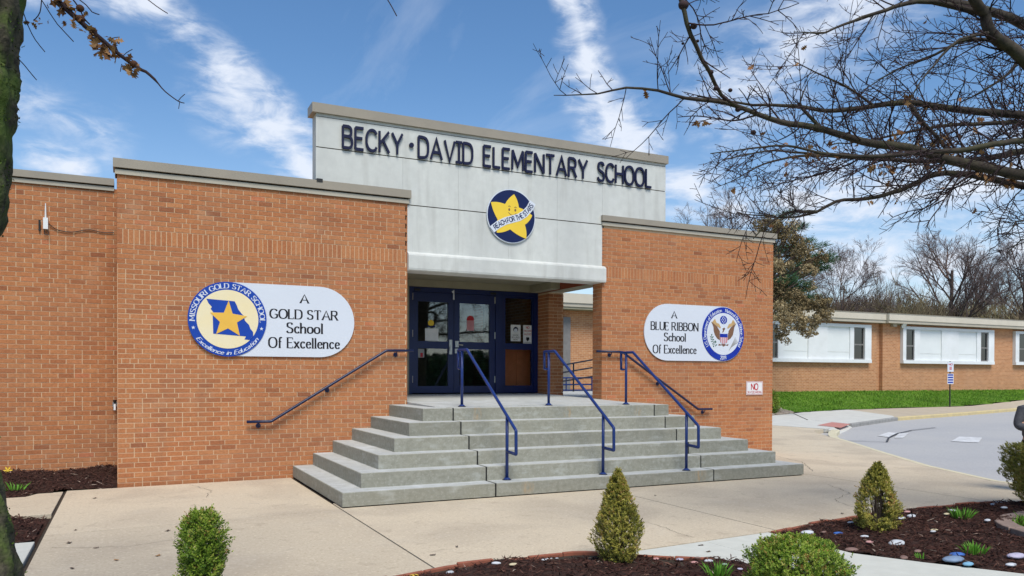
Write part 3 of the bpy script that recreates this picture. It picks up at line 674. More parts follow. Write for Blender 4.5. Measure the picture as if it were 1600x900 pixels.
def crack(pts, seedv, w=.006):
    g = random.Random(seedv); out = []
    for a, b in zip(pts[:-1], pts[1:]):
        n = max(2, int(math.dist(a, b)/.06))
        for i in range(n): t = i/n; out.append((a[0]*(1-t)+b[0]*t+g.gauss(0, .012), a[1]*(1-t)+b[1]*t+g.gauss(0, .012)))
    out.append(pts[-1]); strip(out, w, M['filler'], .004, 'crack', terr)
crack([(-.5, -3.95), (.1, -4.2), (.5, -4.05)], 1, .004); crack([(4.9, -6.0), (5.0, -5.2), (4.75, -4.6)], 2, .004); crack([(7.6, -5.8), (7.9, -5.0), (8.6, -4.6), (9.0, -3.9)], 3, .005); crack([(10.0, -2.7), (10.9, -1.6), (11.3, -.4)], 4, .007); crack([(.9, -.2), (1.1, -.9), (1.0, -1.5)], 5, .004)
# ------------------------------------------------------------------ school building
school = empty('school_building', (4, 1, 0), 'flat roofed brick school entrance block with white name panel between two brick wings', 'school')
def backing(name, x0, x1, y0, y1, z0, z1, m_=None, parent=school):
    return MB().box(x0, x1, y0, y1, z0, z1).build(name, m_ or M['mortar'], parent)
wallL = backing('brick_wall', 0, 4.09, 0, .06, -.15, 4.24)
wallW = backing('brick_wall', -6, -.002, 1.05, 1.11, -.1, 4.22)
wallR = backing('brick_wall', 7.72, 11.75, 0, .30, -.15, 4.20)
wallP = backing('pier', 7.65, 7.98, 1.85, 2.40, .95, 3.18)
backing('wall_body', .004, 4.086, .064, 8, -.1, 4.22, M['far_brick'])
backing('wall_body', -6, -.004, 1.114, 8, -.1, 4.2, M['far_brick'])
backing('wall_body', 4.09, 8.0, 6.6, 8, 0, 4.2, M['far_brick'])
cand = []; rest = []
def lay(wall, P0, A, Nn, length, z0, nrow, seed, soldier=None, pick=False):
    cells, zt = brick_cells(length, z0, nrow, seed, soldier)
    for a, b, za, zb, tn in cells:
        c = np.array(P0)+np.array(A)*(a+b)/2; c[2] = (za+zb)/2
        (cand if pick else rest).append((float(np.linalg.norm(c-np.array(CAM))), a, b, za, zb, tn, P0, A, Nn, wall))
    return zt
lay(wallL, (0, 0, 0), XA, NF, 4.09, -.02, 60, 3, 49, True)
lay(wallW, (-2.6, 1.05, 0), XA, NF, 2.595, -.02, 63, 4, None, True)
lay(wallR, (7.72, 0, 0), XA, NF, 4.03, -.04, 59, 5, 49, True)
lay(wallL, (0, 1.05, 0), (0, -1, 0), (-1, 0, 0), 1.05, -.02, 63, 6)
lay(wallL, (4.09, 0, 0), (0, 1, 0), (1, 0, 0), 2.40, .98, 48, 7)
lay(wallR, (7.72, .30, 0), (0, -1, 0), (-1, 0, 0), .30, .98, 47, 8)
lay(wallR, (11.75, 0, 0), (0, 1, 0), (1, 0, 0), .30, -.04, 62, 9)
lay(wallP, (7.65, 2.40, 0), (0, -1, 0), (-1, 0, 0), .55, 1.12, 30, 10)
lay(wallP, (7.65, 1.85, 0), XA, NF, .33, 1.12, 30, 11)
lay(wallP, (7.98, 1.85, 0), (0, 1, 0), (1, 0, 0), .55, 1.12, 30, 12)
len_of = {id(w_): 0 for w_ in (wallL, wallW, wallR, wallP)}
cand.sort(key=lambda q: q[0]); cache = {}
for d, a, b, za, zb, tn, P0, A, Nn, wall in cand[:300]:
    key = (round(b-a, 3), round(zb-za, 3), int(tn*12))
    if key not in cache:
        v, f = brick_geo(-(b-a)/2, (b-a)/2, -(zb-za)/2, (zb-za)/2, (0, 0, 0), A, Nn)
        me = bpy.data.meshes.new('brick'); me.from_pydata([tuple(map(float, q)) for q in v], [], f); me.materials.append(M['brick'])
        at = me.attributes.new('tone', 'FLOAT', 'FACE'); at.data.foreach_set('value', np.full(len(f), (int(tn*12)+.5)/12, dtype=np.float32)); cache[key] = me
    o = bpy.data.objects.new('brick', cache[key]); COL.objects.link(o); o.parent = wall
    c = Vector(P0)+Vector(A)*((a+b)/2)-Vector(Nn)*rnd.uniform(0, .0015); c.z = (za+zb)/2; o.location = c-wloc(wall)
bw = {}
for d, a, b, za, zb, tn, P0, A, Nn, wall in cand[300:]+rest:
    v, f = brick_geo(a, b, za, zb, P0, A, Nn, rnd.uniform(0, .0015), a < .001, (b > 4.02 and wall is wallR) or (b > 4.089) or (len_of[id(wall)] == 1 and b > 99)); bw.setdefault(wall, MB()).add(v, f, tn)
for wall, m_ in bw.items(): tag(m_.build('brickwork', M['brick'], wall, usetone=True), kind='stuff')
def coping(x0, x1, y, z0, z1, zt, tall, endl=.06, endr=.06):
    """metal edge in two steps with a dark slot between them"""
    g = MB().box(x0-endl*.4, x1+endr*.4, y-.012, y+.25, z0, zt); g.build('coping_slot', M['gap'], school)
    MB().box(x0-endl*.55, x1+endr*.55, y-.033, y+.26, z0, z1).build('coping_strip', M['coping2'], school)
    n = max(1, round((x1-x0)/3.1))
    for i in range(n):
        a = x0-endl+(x1-x0+endl+endr)*i/n; b = x0-endl+(x1-x0+endl+endr)*(i+1)/n
        MB().box(a+.003*(i > 0), b-.003*(i < n-1), y-.062, y+.30, zt-tall, zt).build('coping', M['coping'], school)
coping(0, 4.09, 0, 4.225, 4.288, 4.432, .122, .05, .05)
coping(-6, -.05, 1.05, 4.205, 4.262, 4.378, .098, 0, 0)
coping(7.72, 11.75, 0, 4.195, 4.255, 4.372, .098, .03, .05)
MB().box(2.60, 9.13, -.045, .30, 5.448, 5.59).build('coping', M['coping'], school)
MB().box(2.66, 2.75, -.07, -.065+.09, 4.405, 4.455).build('coping_clip', M['dark_metal'], school)
# white rendered panel wall
np_ = MB().box(2.67, 9.09, .014, .28, 3.30, 5.46).build('name_wall', M['stucco'], school)
MB().box(2.675, 9.085, .008, .02, 3.44, 5.44).build('panel_joint', M['filler'], np_)
xs = [2.66, 4.02, 4.96, 5.87, 6.80, 7.72, 9.10]
def panel(x0, x1, z0, z1, j=.003): MB().prism([(x0+j, 0), (x1-j, 0), (x1-j, .012), (x0+j, .012)], z0+.005, z1-.005).build('render_panel', M['stucco'], np_)
panel(2.66, 9.10, 4.945, 5.40); panel(2.66, 9.10, 5.40, 5.452)
for a, b in zip(xs[:-1], xs[1:]): panel(a, b, 4.215, 4.94, .0012)
for a, b in zip(xs[1:-1], xs[2:]): panel(max(a, 4.06), min(b, 7.75), 3.46, 4.21, .0012)
lipm = MB(); x0, x1 = 4.092, 7.76
sec = [(0.0, 3.475), (-.065, 3.44), (-.075, 3.415), (-.075, 3.215), (-.068, 3.185), (-.05, 3.175), (.30, 3.175), (.30, 3.475)]
lipm.add([(x0, a, b) for a, b in sec]+[(x1 if a < 0.01 else 7.70, a, b) for a, b in sec], [tuple(range(8))[::-1], tuple(range(8, 16))]+[(i, (i+1) % 8, 8+(i+1) % 8, 8+i) for i in range(8)])
lipm.build('lintel_ledge', M['stucco'], np_)
# porch
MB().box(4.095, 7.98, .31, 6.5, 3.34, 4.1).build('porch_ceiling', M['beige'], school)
MB().box(4.095, 7.645, 2.28, 2.42, 3.205, 3.338).build('door_header', M['beige'], school)
MB().box(7.45, 7.72, 1.4, 2.28, 3.20, 3.335).build('ceiling_bulkhead', M['beige'], school)
MB().box(7.655, 7.975, .305, 1.84, 3.18, 3.338).build('porch_beam', M['beige'], school)
MB().box(7.65, 7.655, .302, 2.40, 3.185, 3.338).build('beam_face', mat('red_brown_beam', (.30, .08, .04), (.24, .06, .03), 6, .8), school)
MB().box(4.095, 4.90, 2.30, 2.45, 1.1, 3.2).build('porch_wall', M['beige'], school)
def landz(y): return 1.063+.026*(y+1.5)
fl_ = MB().box(4.1, 8.0, 2.5, 6.4, 1.0, 1.175); fl_.build('vestibule_floor', M['inner'], school)
MB().box(4.1, 8.0, 6.4, 6.55, 1.0, 3.34).build('vestibule_wall', M['olive'], school)
MB().box(8.0, 8.05, 2.42, 6.55, 1.0, 3.34).build('vestibule_wall', M['olive'], school)
MB().box(7.985, 8.0, 2.43, 6.5, 1.0, 4.2).build('side_wall', M['far_brick'], school)
# doors
frame = MB()
def fr(x0, x1, z0, z1, y0=2.30, y1=2.42): frame.box(x0, x1, y0, y1, z0, z1)
fr(4.90, 4.965, 1.175, 3.2); fr(7.555, 7.648, 1.175, 3.2); fr(4.965, 7.555, 3.11, 3.2); fr(6.70, 6.86, 1.175, 3.11)
frame.build('door_frame', M['blue_frame'], school)
def leaf(x0, x1, hx):
    d = empty('door', ((x0+x1)/2, 2.36, 1.18), None, None); d.parent = school; d.location = d.location-school.location; del_l(d)
    m_ = MB(); y0, y1 = 2.325, 2.385
    for a, b, c, e in ((x0, x0+.115, 1.185, 3.105), (x1-.115, x1, 1.185, 3.105), (x0+.115, x1-.115, 2.93, 3.105), (x0+.115, x1-.115, 2.035, 2.175), (x0+.115, x1-.115, 1.185, 1.315)): m_.box(a, b, y0, y1, c, e)
    m_.build('door_stiles', M['blue_frame'], d)
    MB().box(x0+.115, x1-.115, 2.352, 2.358, 2.175, 2.93).build('pane', M['glass'], d)
    MB().box(x0+.115, x1-.115, 2.352, 2.358, 1.315, 2.035).build('pane', M['glass'], d)
    return d
def del_l(o):
    for k in ('label', 'category'):
        if k in o: del o[k]
dl = leaf(4.97, 5.815, 1); dr = leaf(5.822, 6.697, 0)
h = MB().box(5.715, 5.775, 2.305, 2.325, 1.93, 2.21); h.box(5.727, 5.763, 2.28, 2.305, 1.99, 2.08); h.build('push_plate', M['metal'], dl)
h = MB().box(5.84, 5.91, 2.305, 2.325, 2.07, 2.19); h.tube([(5.90, 2.29, 2.12), (5.99, 2.28, 2.11)], .012, 8); h.build('lever_handle', M['metal'], dr)
MB().box(5.835, 5.905, 2.308, 2.325, 1.95, 2.04).build('lock_plate', M['metal'], dr)
for x in (4.972, 6.69):
    for z in (1.38, 2.25, 2.95):
        MB().tube([(x, 2.315, z), (x, 2.315, z+.13)], .012, 8).build('hinge', M['metal'], dl if x < 5 else dr)
for x in (5.0, 6.58): MB().box(x, x+.12, 2.28, 2.325, 3.125, 3.16).build('door_closer', M['dark_metal'], dl if x < 5.5 else dr)
one = MB(); put_text(lambda k: one, '1', 'bold', (5.795, 2.298, 2.985), XA, ZA, NF, .17, 0, .004)
one.build('number', M['signwhite'], school)
side = empty('sidelight_window', (7.2, 2.36, 1.18), None, None); del_l(side); side.parent = school; side.location = side.location-school.location
m_ = MB()
for a, b, c, e in ((6.862, 6.925, 1.18, 3.108), (7.525, 7.553, 1.18, 3.108), (6.925, 7.525, 3.075, 3.108), (6.925, 7.525, 2.045, 2.17), (6.925, 7.525, 1.18, 1.32)): m_.box(a, b, 2.325, 2.39, c, e)
m_.build('window_frame', M['blue_frame'], side)
MB().box(6.925, 7.525, 2.352, 2.358, 2.17, 3.075).build('pane', M['glass_side'], side); MB().box(6.925, 7.525, 2.352, 2.358, 1.32, 2.045).build('pane', M['glass_side'], side)
# things inside the vestibule
cab = empty('wooden_cabinet', (7.55, 3.25, 1.18), 'reddish brown wooden cabinet seen through the lower sidelight glass', 'cabinet')
MB().box(7.24, 7.84, 3.02, 3.5, 1.177, 2.10).build('body', M['wood'], cab)
MB().box(7.24, 7.50, 3.0, 3.018, 1.25, 2.02).build('door', M['wood'], cab); MB().box(7.51, 7.83, 3.0, 3.018, 1.25, 2.02).build('door', M['wood'], cab); MB().box(7.2, 7.88, 2.98, 3.52, 2.102, 2.13).build('top', M['wood'], cab)
MB().box(7.30, 7.80, 4.2, 4.26, 1.9, 3.25).build('board', mat('grey_board', (.16, .17, .15), rough=.8), None)
b_ = bpy.data.objects['board']; tag(b_, 'tall grey board standing behind the upper sidelight glass', 'board')
# ------------------------------------------------------------------ stairs
stairs = empty('entrance_stairs', (5.9, -1.5, 0), 'broad concrete stairs of six worn grey steps up to the blue doors', 'stairs')
SX, SXR, SD, TR, TF, RS = 2.325, 9.48, 3.0, .2955, .2872, .1771
JL, JR = 4.255, 7.72
def stairs_last(): return [o for o in COL.objects if o.name.startswith('step')][-1]
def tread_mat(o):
    for p in o.data.polygons: p.material_index = 1 if p.normal.z > .9 else 0  # upward faces take the paler, sky-lit copy
MB().box(SX+.02, SXR-.02, -SD+.02, -.01, -.01, .05).build('step_shadow_gap', M['gap'], stairs)  # near-black inset box: shade below the bottom step put into the colour
for k in range(6):
    X0, X1, Y0 = SX+k*TR, SXR-k*TR, -SD+k*TF; z0, z1 = k*RS-.03 if k else .014, (k+1)*RS; e = .03
    P1 = MB().prism([(X0, -.003), (X0, Y0), (JL-.011, Y0), (JL-.011, Y0+TF+e), (X0+TR+e, Y0+TF+e), (X0+TR+e, -.003)] if k < 5 else [(X0, -.003), (X0, Y0), (JL-.011, Y0), (JL-.011, Y0+TF+e), (4.088, Y0+TF+e), (4.088, -.003)], z0, z1, bev=.008)
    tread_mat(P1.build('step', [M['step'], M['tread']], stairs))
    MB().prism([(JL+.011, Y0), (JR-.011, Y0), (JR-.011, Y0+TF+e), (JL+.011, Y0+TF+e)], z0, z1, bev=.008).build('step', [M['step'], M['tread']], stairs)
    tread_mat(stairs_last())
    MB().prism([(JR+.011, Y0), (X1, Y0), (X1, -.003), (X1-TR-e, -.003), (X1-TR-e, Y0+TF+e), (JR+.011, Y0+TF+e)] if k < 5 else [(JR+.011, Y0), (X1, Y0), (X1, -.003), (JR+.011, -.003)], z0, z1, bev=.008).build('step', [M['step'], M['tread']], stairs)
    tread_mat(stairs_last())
    for jx in (JL, JR): MB().box(jx-.012, jx+.012, Y0+.008, Y0+TF+.02, z0+.003, z1-.004).build('joint_sealant', M['black_joint'], stairs)
def lz(x, y): return landz(y)
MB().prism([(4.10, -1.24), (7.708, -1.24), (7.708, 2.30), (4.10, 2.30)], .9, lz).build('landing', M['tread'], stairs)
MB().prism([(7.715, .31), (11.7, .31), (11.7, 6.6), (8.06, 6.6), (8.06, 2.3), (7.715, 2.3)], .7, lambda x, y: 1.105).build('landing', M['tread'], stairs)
# rust stains below the posts: thin flakes on the risers
# ------------------------------------------------------------------ stair rails
def post_base(mb, x, y, z): mb.tube([(x, y, z), (x, y, z+.012), (x, y, z+.03)], [.048, .046, .026], 12)
def stair_rail(x, yt, yb, label, zt=1.895):
    r = empty('stair_handrail', (x, yb, RS), label, 'handrail', 'blue free-standing handrails on the entrance stairs')
    R_ = .021; lz_ = 1.066
    top = fillet([(x, yt, zt-.27), (x, yt+.005, zt), (x, yt-.33, zt), (x, yb-.26, .83), (x, yb-.265, .53), (x, yb, .545)], .012)
    MB().tube(top, R_, 10).build('top_rail', M['blue_paint'], r, smooth=True)
    m_ = MB().tube([(x, yt-.08, zt-.27), (x, yt+.0, zt-.27)], R_*.8, 8); m_.build('return_bar', M['blue_paint'], r)
    m_ = MB().tube([(x, yt-.14, lz_), (x, yt-.14, zt)], R_, 10); m_.build('post', M['blue_paint'], r, smooth=True)
    m_ = MB().tube([(x, yb, RS), (x, yb, .975+.02)], R_, 10); m_.build('post', M['blue_paint'], r, smooth=True)
    for y, z in ((yt-.14, lz_+.002), (yb, RS+.002)):
        m_ = MB(); post_base(m_, x, y, z); m_.build('base_plate', M['blue_paint'], r)
    for y, z in ((yt-.14, lz_+.002), (yb, RS+.002)):
        MB().tube([(x, y, z-.001), (x, y, z+.006)], [.062, .056], 12).build('rust_ring', M['dark_metal'], r)
    return r
stair_rail(4.52, -1.10, -2.77, 'blue stair handrail nearest the left brick wing, in front of the double doors')
stair_rail(5.95, -1.13, -2.82, 'blue stair handrail in the middle of the steps, behind the cone bush')
stair_rail(7.28, -1.27, -2.93, 'blue stair handrail nearest the right brick wing and the ribbon sign')
def wall_rail(pts, br, label):
    r = empty('wall_handrail', (pts[1][0], 0, pts[1][1]), label, 'handrail', 'blue handrails fixed to the brick wings')
    MB().tube(fillet([(a, -.085, b) for a, b in pts], .02), .021, 10).build('rail', M['rail_navy'], r, smooth=True)
    for a, b in br:
        m_ = MB().tube([(a, -.004, b-.06), (a, -.012, b-.06)], .036, 12); m_.tube(fillet([(a, -.01, b-.06), (a, -.075, b-.06), (a, -.085, b-.012)], .03), .009, 8)
        m_.build('bracket', M['rail_navy'], r)
wall_rail([(1.66, .845), (2.0, .845), (3.73, 1.905), (4.17, 1.91)], [(1.83, .845), (2.83, 1.355), (3.90, 1.905)], 'blue handrail climbing the left brick wing below the gold star sign')
wall_rail([(7.56, 1.955), (8.10, 1.952), (9.82, .895), (10.15, .895)], [(7.87, 1.955), (8.93, 1.44), (9.98, .895)], 'blue handrail descending the right brick wing below the blue ribbon sign')
# ramp rails seen through the porch
rr = empty('ramp_railing', (10.6, 5.9, 1.1), 'black sloping ramp railing seen through the gap beside the porch pier', 'railing')
for za, zb in ((1.80, 1.95), (1.62, 1.73), (1.40, 1.49)):
    MB().tube([(9.6, 5.9, za-.12), (11.9, 5.9, zb+.11)], .02, 8).build('rail', M['black_rail'], rr)
for x, z in ((10.61, 1.83), (11.5, 1.98), (9.75, 1.7)): MB().tube([(x, 5.9, 1.10), (x, 5.9, z)], .022, 8).build('post', M['black_rail'], rr)
r2 = empty('ramp_railing', (10.6, 6.3, 1.1), 'low blue level railing behind the black ramp railing', 'railing')
for z in (1.46, 1.28, 1.13): MB().tube([(9.6, 6.3, z), (12.3, 6.3, z+.005)], .02, 8).build('rail', M['blue_paint'], r2)
for x in (10.62, 11.42): MB().tube([(x, 6.3, 1.08), (x, 6.3, 1.46)], .018, 8).build('post', M['blue_paint'], r2)
# ------------------------------------------------------------------ raised name on the white wall
for word, xa, xb, z0 in (('BECKY', 3.055, 4.01, 4.955), ('DAVID', 4.262, 5.20, 4.955), ('ELEMENTARY', 5.382, 7.40, 4.955), ('SCHOOL', 7.598, 8.760, 4.955)):
    mbs = {}
    def g(k): return mbs.setdefault(k, MB())
    put_text(g, word, 'sans', ((xa+xb)/2, 0, z0+.02), XA, ZA, NF, .325, .012, .040, width=(xb-xa)*.985, gap=.20)
    if word == 'DAVID':
        W_, it = text_strokes(word, 'sans', gap=.20); sx = (xb-xa)*.985/W_
        for k, x, w, s_ in it:
            if word[k] == 'I':
                cx_ = (xa+xb)/2+(x+w/2-W_/2)*sx
                for zz in (z0+.02, z0+.345): mbs[k].box(cx_-.055, cx_+.055, -.0405, -.012, zz-.02, zz+.02)
    for k in sorted(mbs): mbs[k].build('letter', M['navy'], np_)
MB().plate(circ(4.152, 5.150, .038, n=20), (0, 0, 0), XA, ZA, NF, .012, .040).build('dot', M['navy'], np_)
# ------------------------------------------------------------------ star roundel
ro = empty('star_roundel', (5.905, -.002, 4.19), 'round navy sign with a smiling yellow star and a white ribbon on the white wall', 'sign')
RC = (5.905, 0, 4.19); RR = .452
def PL(m_, poly, t0, t1, C0=RC, s=RR, **k): return m_.plate([(a*s, b*s) for a, b in poly], C0, XA, ZA, NF, t0, t1, **k)
PL(MB(), circ(0, 0, 1.0), .012, .030).build('rim', M['signwhite'], ro); PL(MB(), circ(0, 0, .965), .030, .036).build('disc', M['navy2'], ro)
tips = [(.10, .82), (-.84, .44), (-.60, -.66), (.61, -.79), (.86, .10)]; inn = [(-.27, .42), (-.57, -.17), (-.06, -.49), (.55, -.27), (.30, .35)]
def bulge(a, b, k, c=(0, 0)):
    a, b = np.array(a), np.array(b); m0 = (a+b)/2; o = m0-np.array(c); nrm = np.array((-(b-a)[1], (b-a)[0])); nrm /= np.linalg.norm(nrm)
    if nrm@o < 0: nrm = -nrm
    return [tuple(a*(1-t)+b*t+nrm*k*4*t*(1-t)) for t in np.linspace(0, 1, 7)[:-1]]
poly = []
for i in range(5):
    poly += bulge(tips[i], inn[i], .035); poly += bulge(inn[i], tips[(i+1) % 5], .035)
PL(MB(), poly, .036, .040).build('star', M['yellow'], ro)
bc = [(-.80, -.56), (-.55, -.36), (-.25, -.20), (.05, -.10), (.30, -.02), (.55, .14), (.75, .36), (.88, .60)]
bl, br_ = ribbon(bc, lambda d: .27)
PL(MB(), [tuple(p) for p in bl]+[tuple(p) for p in br_[::-1]], .040, .043).build('ribbon', M['signwhite'], ro)
face = MB()
for ex in (-.10, .15): PL(face, circ(ex, .235, .038, .05, 12), .040, .042); 
for pts in ([(-.14, .345), (-.10, .37), (-.05, .345)], [(.11, .33), (.155, .355), (.20, .325)], [(-.13, .13), (-.06, .06), (.03, .035), (.12, .06), (.19, .12)]):
    a, b = ribbon(pts, lambda d: .022); PL(face, [tuple(p) for p in a]+[tuple(p) for p in b[::-1]], .040, .042)
face.build('face', M['brown_ink'], ro)
tx = MB(); W_, items = text_strokes('REACH FOR THE STARS', 'bold', gap=.15, space=.34)
Lb = [0]; 
for a, b in zip(bc[:-1], bc[1:]): Lb.append(Lb[-1]+math.dist(a, b))
s0, s1 = Lb[-1]*.06, Lb[-1]*.95
for k, x, w, strips in items:
    mid = x+w/2; sx = (s1-s0)/W_; t = s0+mid*sx; p = np.array((np.interp(t, Lb, [q[0] for q in bc]), np.interp(t, Lb, [q[1] for q in bc])))
    p2 = np.array((np.interp(t+.06, Lb, [q[0] for q in bc]), np.interp(t+.06, Lb, [q[1] for q in bc]))); d = (p2-p); d /= (np.linalg.norm(d)+1e-9); u = np.array((-d[1], d[0]))
    for j, (a, b) in enumerate(strips):
        pl = [tuple(p+d*((q[0]-mid)*sx)+u*((q[1]-.5)*.17)) for q in a]+[tuple(p+d*((q[0]-mid)*sx)+u*((q[1]-.5)*.17)) for q in b[::-1]]
        PL(tx, pl, .043, .0445+.00015*j)
tx.build('lettering', M['navy2'], ro)
# ------------------------------------------------------------------ gold star sign
sg = empty('gold_star_sign', (1.41, 0, 2.315), 'white pill shaped sign with blue gold star seal on the left brick wing', 'sign')
def pill(x0, x1, zc, r, e=0): return circ(x1, zc, r-e, n=24, a0=-90, a1=90)+circ(x0, zc, r-e, n=24, a0=90, a1=270)
O0 = (0, 0, 0)
MB().plate(pill(1.41, 2.712, 2.318, .528), O0, XA, ZA, NF, .012, .030).build('panel', M['signwhite'], sg)
MB().plate(pill(1.41, 2.712, 2.318, .528, .02), O0, XA, ZA, NF, .004, .0121).build('spacer', M['gap'], sg)
MB().plate(circ(1.41, 2.315, .533, n=64), O0, XA, ZA, NF, .030, .040).build('seal_ring', M['seal_blue'], sg)
MB().plate(circ(1.41, 2.315, .418, n=64), O0, XA, ZA, NF, .040, .0425).build('seal_field', M['cream'], sg)
mo = [(270,248),(540,262),(560,300),(575,340),(610,385),(628,400),(640,450),(680,490),(695,530),(720,560),(722,600),(690,640),(635,635),(650,605),(335,585),(330,420),(335,375),(310,345),(322,325),(290,290)]
sc_ = .533/378
def mp_(pp): return [((x-475)*sc_*.995, (440-y)*sc_*1.03) for x, y in pp]
C1 = (1.41, 0, 2.315)
MB().plate(mp_(mo), C1, XA, ZA, NF, .0425, .045).build('state_outline', M['seal_blue'], sg)
MB().plate(mp_([(482,258),(520,385),(660,405),(562,470),(590,600),(475,530),(362,588),(398,470),(305,380),(435,378)]), C1, XA, ZA, NF, .045, .048).build('star', M['gold'], sg)
rt = MB(); arc_text(rt, 'MISSOURI GOLD STAR SCHOOL', 'serif', C1, XA, ZA, NF, .441, .068, 184, -4, .040, .0425, gap=.2, space=.5)
rt.build('ring_lettering', M['signwhite'], sg); rt = MB()
arc_text(rt, 'Excellence in Education', 'script', C1, XA, ZA, NF, .508, .058, 214, 326, .040, .0425, inward=True, gap=.12, slant=.25)
rt.build('motto_lettering', M['signwhite'], sg)
for an in (196, -15): q = MB(); PL(q, star5(.478*math.cos(math.radians(an)), .478*math.sin(math.radians(an)), .028), .040, .0425, C1, 1); q.build('small_star', M['signwhite'], sg)
for txt, xc, z0, w, h in (('A', 2.488, 2.592, .115, .125), ('GOLD STAR', 2.488, 2.352, .985, .135), ('School', 2.495, 2.143, .52, .15), ('Of Excellence', 2.493, 1.922, 1.03, .15)):
    q = MB(); put_text(lambda k: q, txt, 'serif', (xc, 0, z0), XA, ZA, NF, h, .030, .032, width=w, gap=.20, space=.42); q.build('lettering', M['ink'], sg)
# ------------------------------------------------------------------ blue ribbon sign
sb = empty('blue_ribbon_sign', (10.46, 0, 2.33), 'white pill shaped sign with eagle seal on the right brick wing', 'sign')
MB().plate(pill(9.137, 10.455, 2.335, .526), O0, XA, ZA, NF, .012, .030).build('panel', M['signwhite'], sb)
MB().plate(pill(9.137, 10.455, 2.335, .526, .02), O0, XA, ZA, NF, .004, .0121).build('spacer', M['gap'], sb)
C2 = (10.458, 0, 2.335); RS2 = .515
def E2(m_, pp, t0, t1): return m_.plate([((x-343)/238*RS2, (462-y)/308*RS2) for x, y in pp], C2, XA, ZA, NF, t0, t1)
MB().plate(circ(0, 0, RS2, n=64), C2, XA, ZA, NF, .030, .038).build('seal_ring', M['seal_blue2'], sb)
MB().plate(circ(0, 0, RS2*.785, n=64), C2, XA, ZA, NF, .038, .040).build('seal_field', M['signwhite'], sb)
wg = MB(); E2(wg, [(200,325),(235,350),(270,380),(300,430),(300,535),(270,515),(245,475),(232,430),(228,385),(215,350)], .040, .042)
E2(wg, [(490,335),(455,358),(425,385),(398,430),(390,535),(425,510),(450,470),(460,425),(465,385),(478,355)], .040, .042)
E2(wg, [(290,575),(315,585),(345,575),(375,585),(400,575),(395,598),(365,592),(345,608),(325,592),(285,598)], .040, .042); wg.build('wings', M['brown_ink'], sb)
tn_ = MB(); E2(tn_, [(212,330),(245,290),(262,335),(290,345),(312,385),(305,400),(285,385),(260,370)], .042, .0435); E2(tn_, [(480,335),(450,292),(432,335),(405,345),(385,385),(392,400),(415,382),(440,368)], .042, .0435)
tn_.build('feathers', M['tan_ink'], sb)
hd = MB(); E2(hd, [(310,400),(345,392),(392,400),(400,440),(388,460),(303,460),(300,430)], .0425, .044); hd.build('breast', M['signwhite'], sb)
hb = MB(); E2(hb, [(328,400),(350,388),(362,400),(352,415),(340,440),(325,448),(335,420)], .044, .0455); hb.build('head', M['brown_ink'], sb)
gl_ = MB(); E2(gl_, [(343+40*math.cos(a*math.pi/8), 300-48*math.sin(a*math.pi/8)) for a in range(16)], .040, .043); gl_.build('star_field', M['seal_blue2'], sb); gl_ = MB(); E2(gl_, [(302,458),(345,462),(388,458),(388,500),(302,500)], .0445, .0465); gl_.build('shield_chief', M['seal_blue2'], sb)
st = MB()
for (x, y) in ((330,280),(357,280),(322,300),(343,300),(365,300),(330,320),(357,320),(343,336),(343,266)): E2(st, [(x+7*math.cos(a), y+8*math.sin(a)) for a in (0, 1.57, 3.14, 4.71)], .043, .044)
for i in range(3): E2(st, [(316+i*20, 502), (322+i*20, 502), (322+i*20, 576), (316+i*20, 576)], .0472, .048)
E2(st, [(300,600),(345,625),(392,600),(380,650),(345,668),(310,650)], .040, .0405); st.build('stars_and_stripes', M['signwhite'], sb)
sh = MB(); E2(sh, [(302,501),(388,501),(384,555),(345,582),(306,555)], .0445, .047); sh.build('shield', M['pink_ink'], sb)
ol = MB()
for x, y, a in ((210,475,70),(200,500,150),(222,500,40),(205,525,150),(228,530,30),(212,552,160),(238,558,30),(225,580,150),(256,560,60),(230,605,120),(262,590,20),(250,548,110)):
    c, s = math.cos(math.radians(a)), math.sin(math.radians(a)); E2(ol, [(x+13*c*u-6*s*v, y-15*s*u-7*c*v) for u, v in ((-1, 0), (0, 1), (1, 0), (0, -1))], .040, .042)
a, b = ribbon([(205, 470), (222, 540), (255, 610)], lambda d: 4); E2(ol, [tuple(p) for p in a]+[tuple(p) for p in b[::-1]], .0395, .0405); ol.build('olive_branch', M['green_ink'], sb)
ar = MB()
for k in range(5):
    a, b = ribbon([(408+k*4, 650-k*8), (480+k*7, 500+k*13)], lambda d: 6); E2(ar, [tuple(p) for p in a]+[tuple(p) for p in b[::-1]], .040, .0412+k*.0002)
ar.build('arrows', M['grey_ink'], sb)
rb = MB(); arc_text(rb, 'U.S. Department of Education', 'script', C2, XA, ZA, NF, .425, .065, 212, 96, .038, .0395, gap=.14, space=.38)
rb.build('agency_lettering', M['signwhite'], sb); rb = MB()
arc_text(rb, 'National Blue Ribbon School', 'script', C2, XA, ZA, NF, .425, .065, 84, -32, .038, .0395, gap=.14, space=.38)
rb.build('award_lettering', M['signwhite'], sb); rb = MB()
arc_text(rb, '2019', 'bold', C2, XA, ZA, NF, .490, .065, 261, 279, .038, .0395, inward=True, gap=.15); rb.build('year_lettering', M['signwhite'], sb)
for txt, xc, z0, w, h in (('A', 9.288, 2.602, .115, .125), ('BLUE RIBBON', 9.305, 2.375, 1.08, .145), ('School', 9.308, 2.173, .49, .15), ('Of Excellence', 9.308, 1.945, .99, .15)):
    q = MB(); put_text(lambda k: q, txt, 'serif', (xc, 0, z0), XA, ZA, NF, h, .030, .032, width=w, gap=.20, space=.42); q.build('lettering', M['ink'], sb)
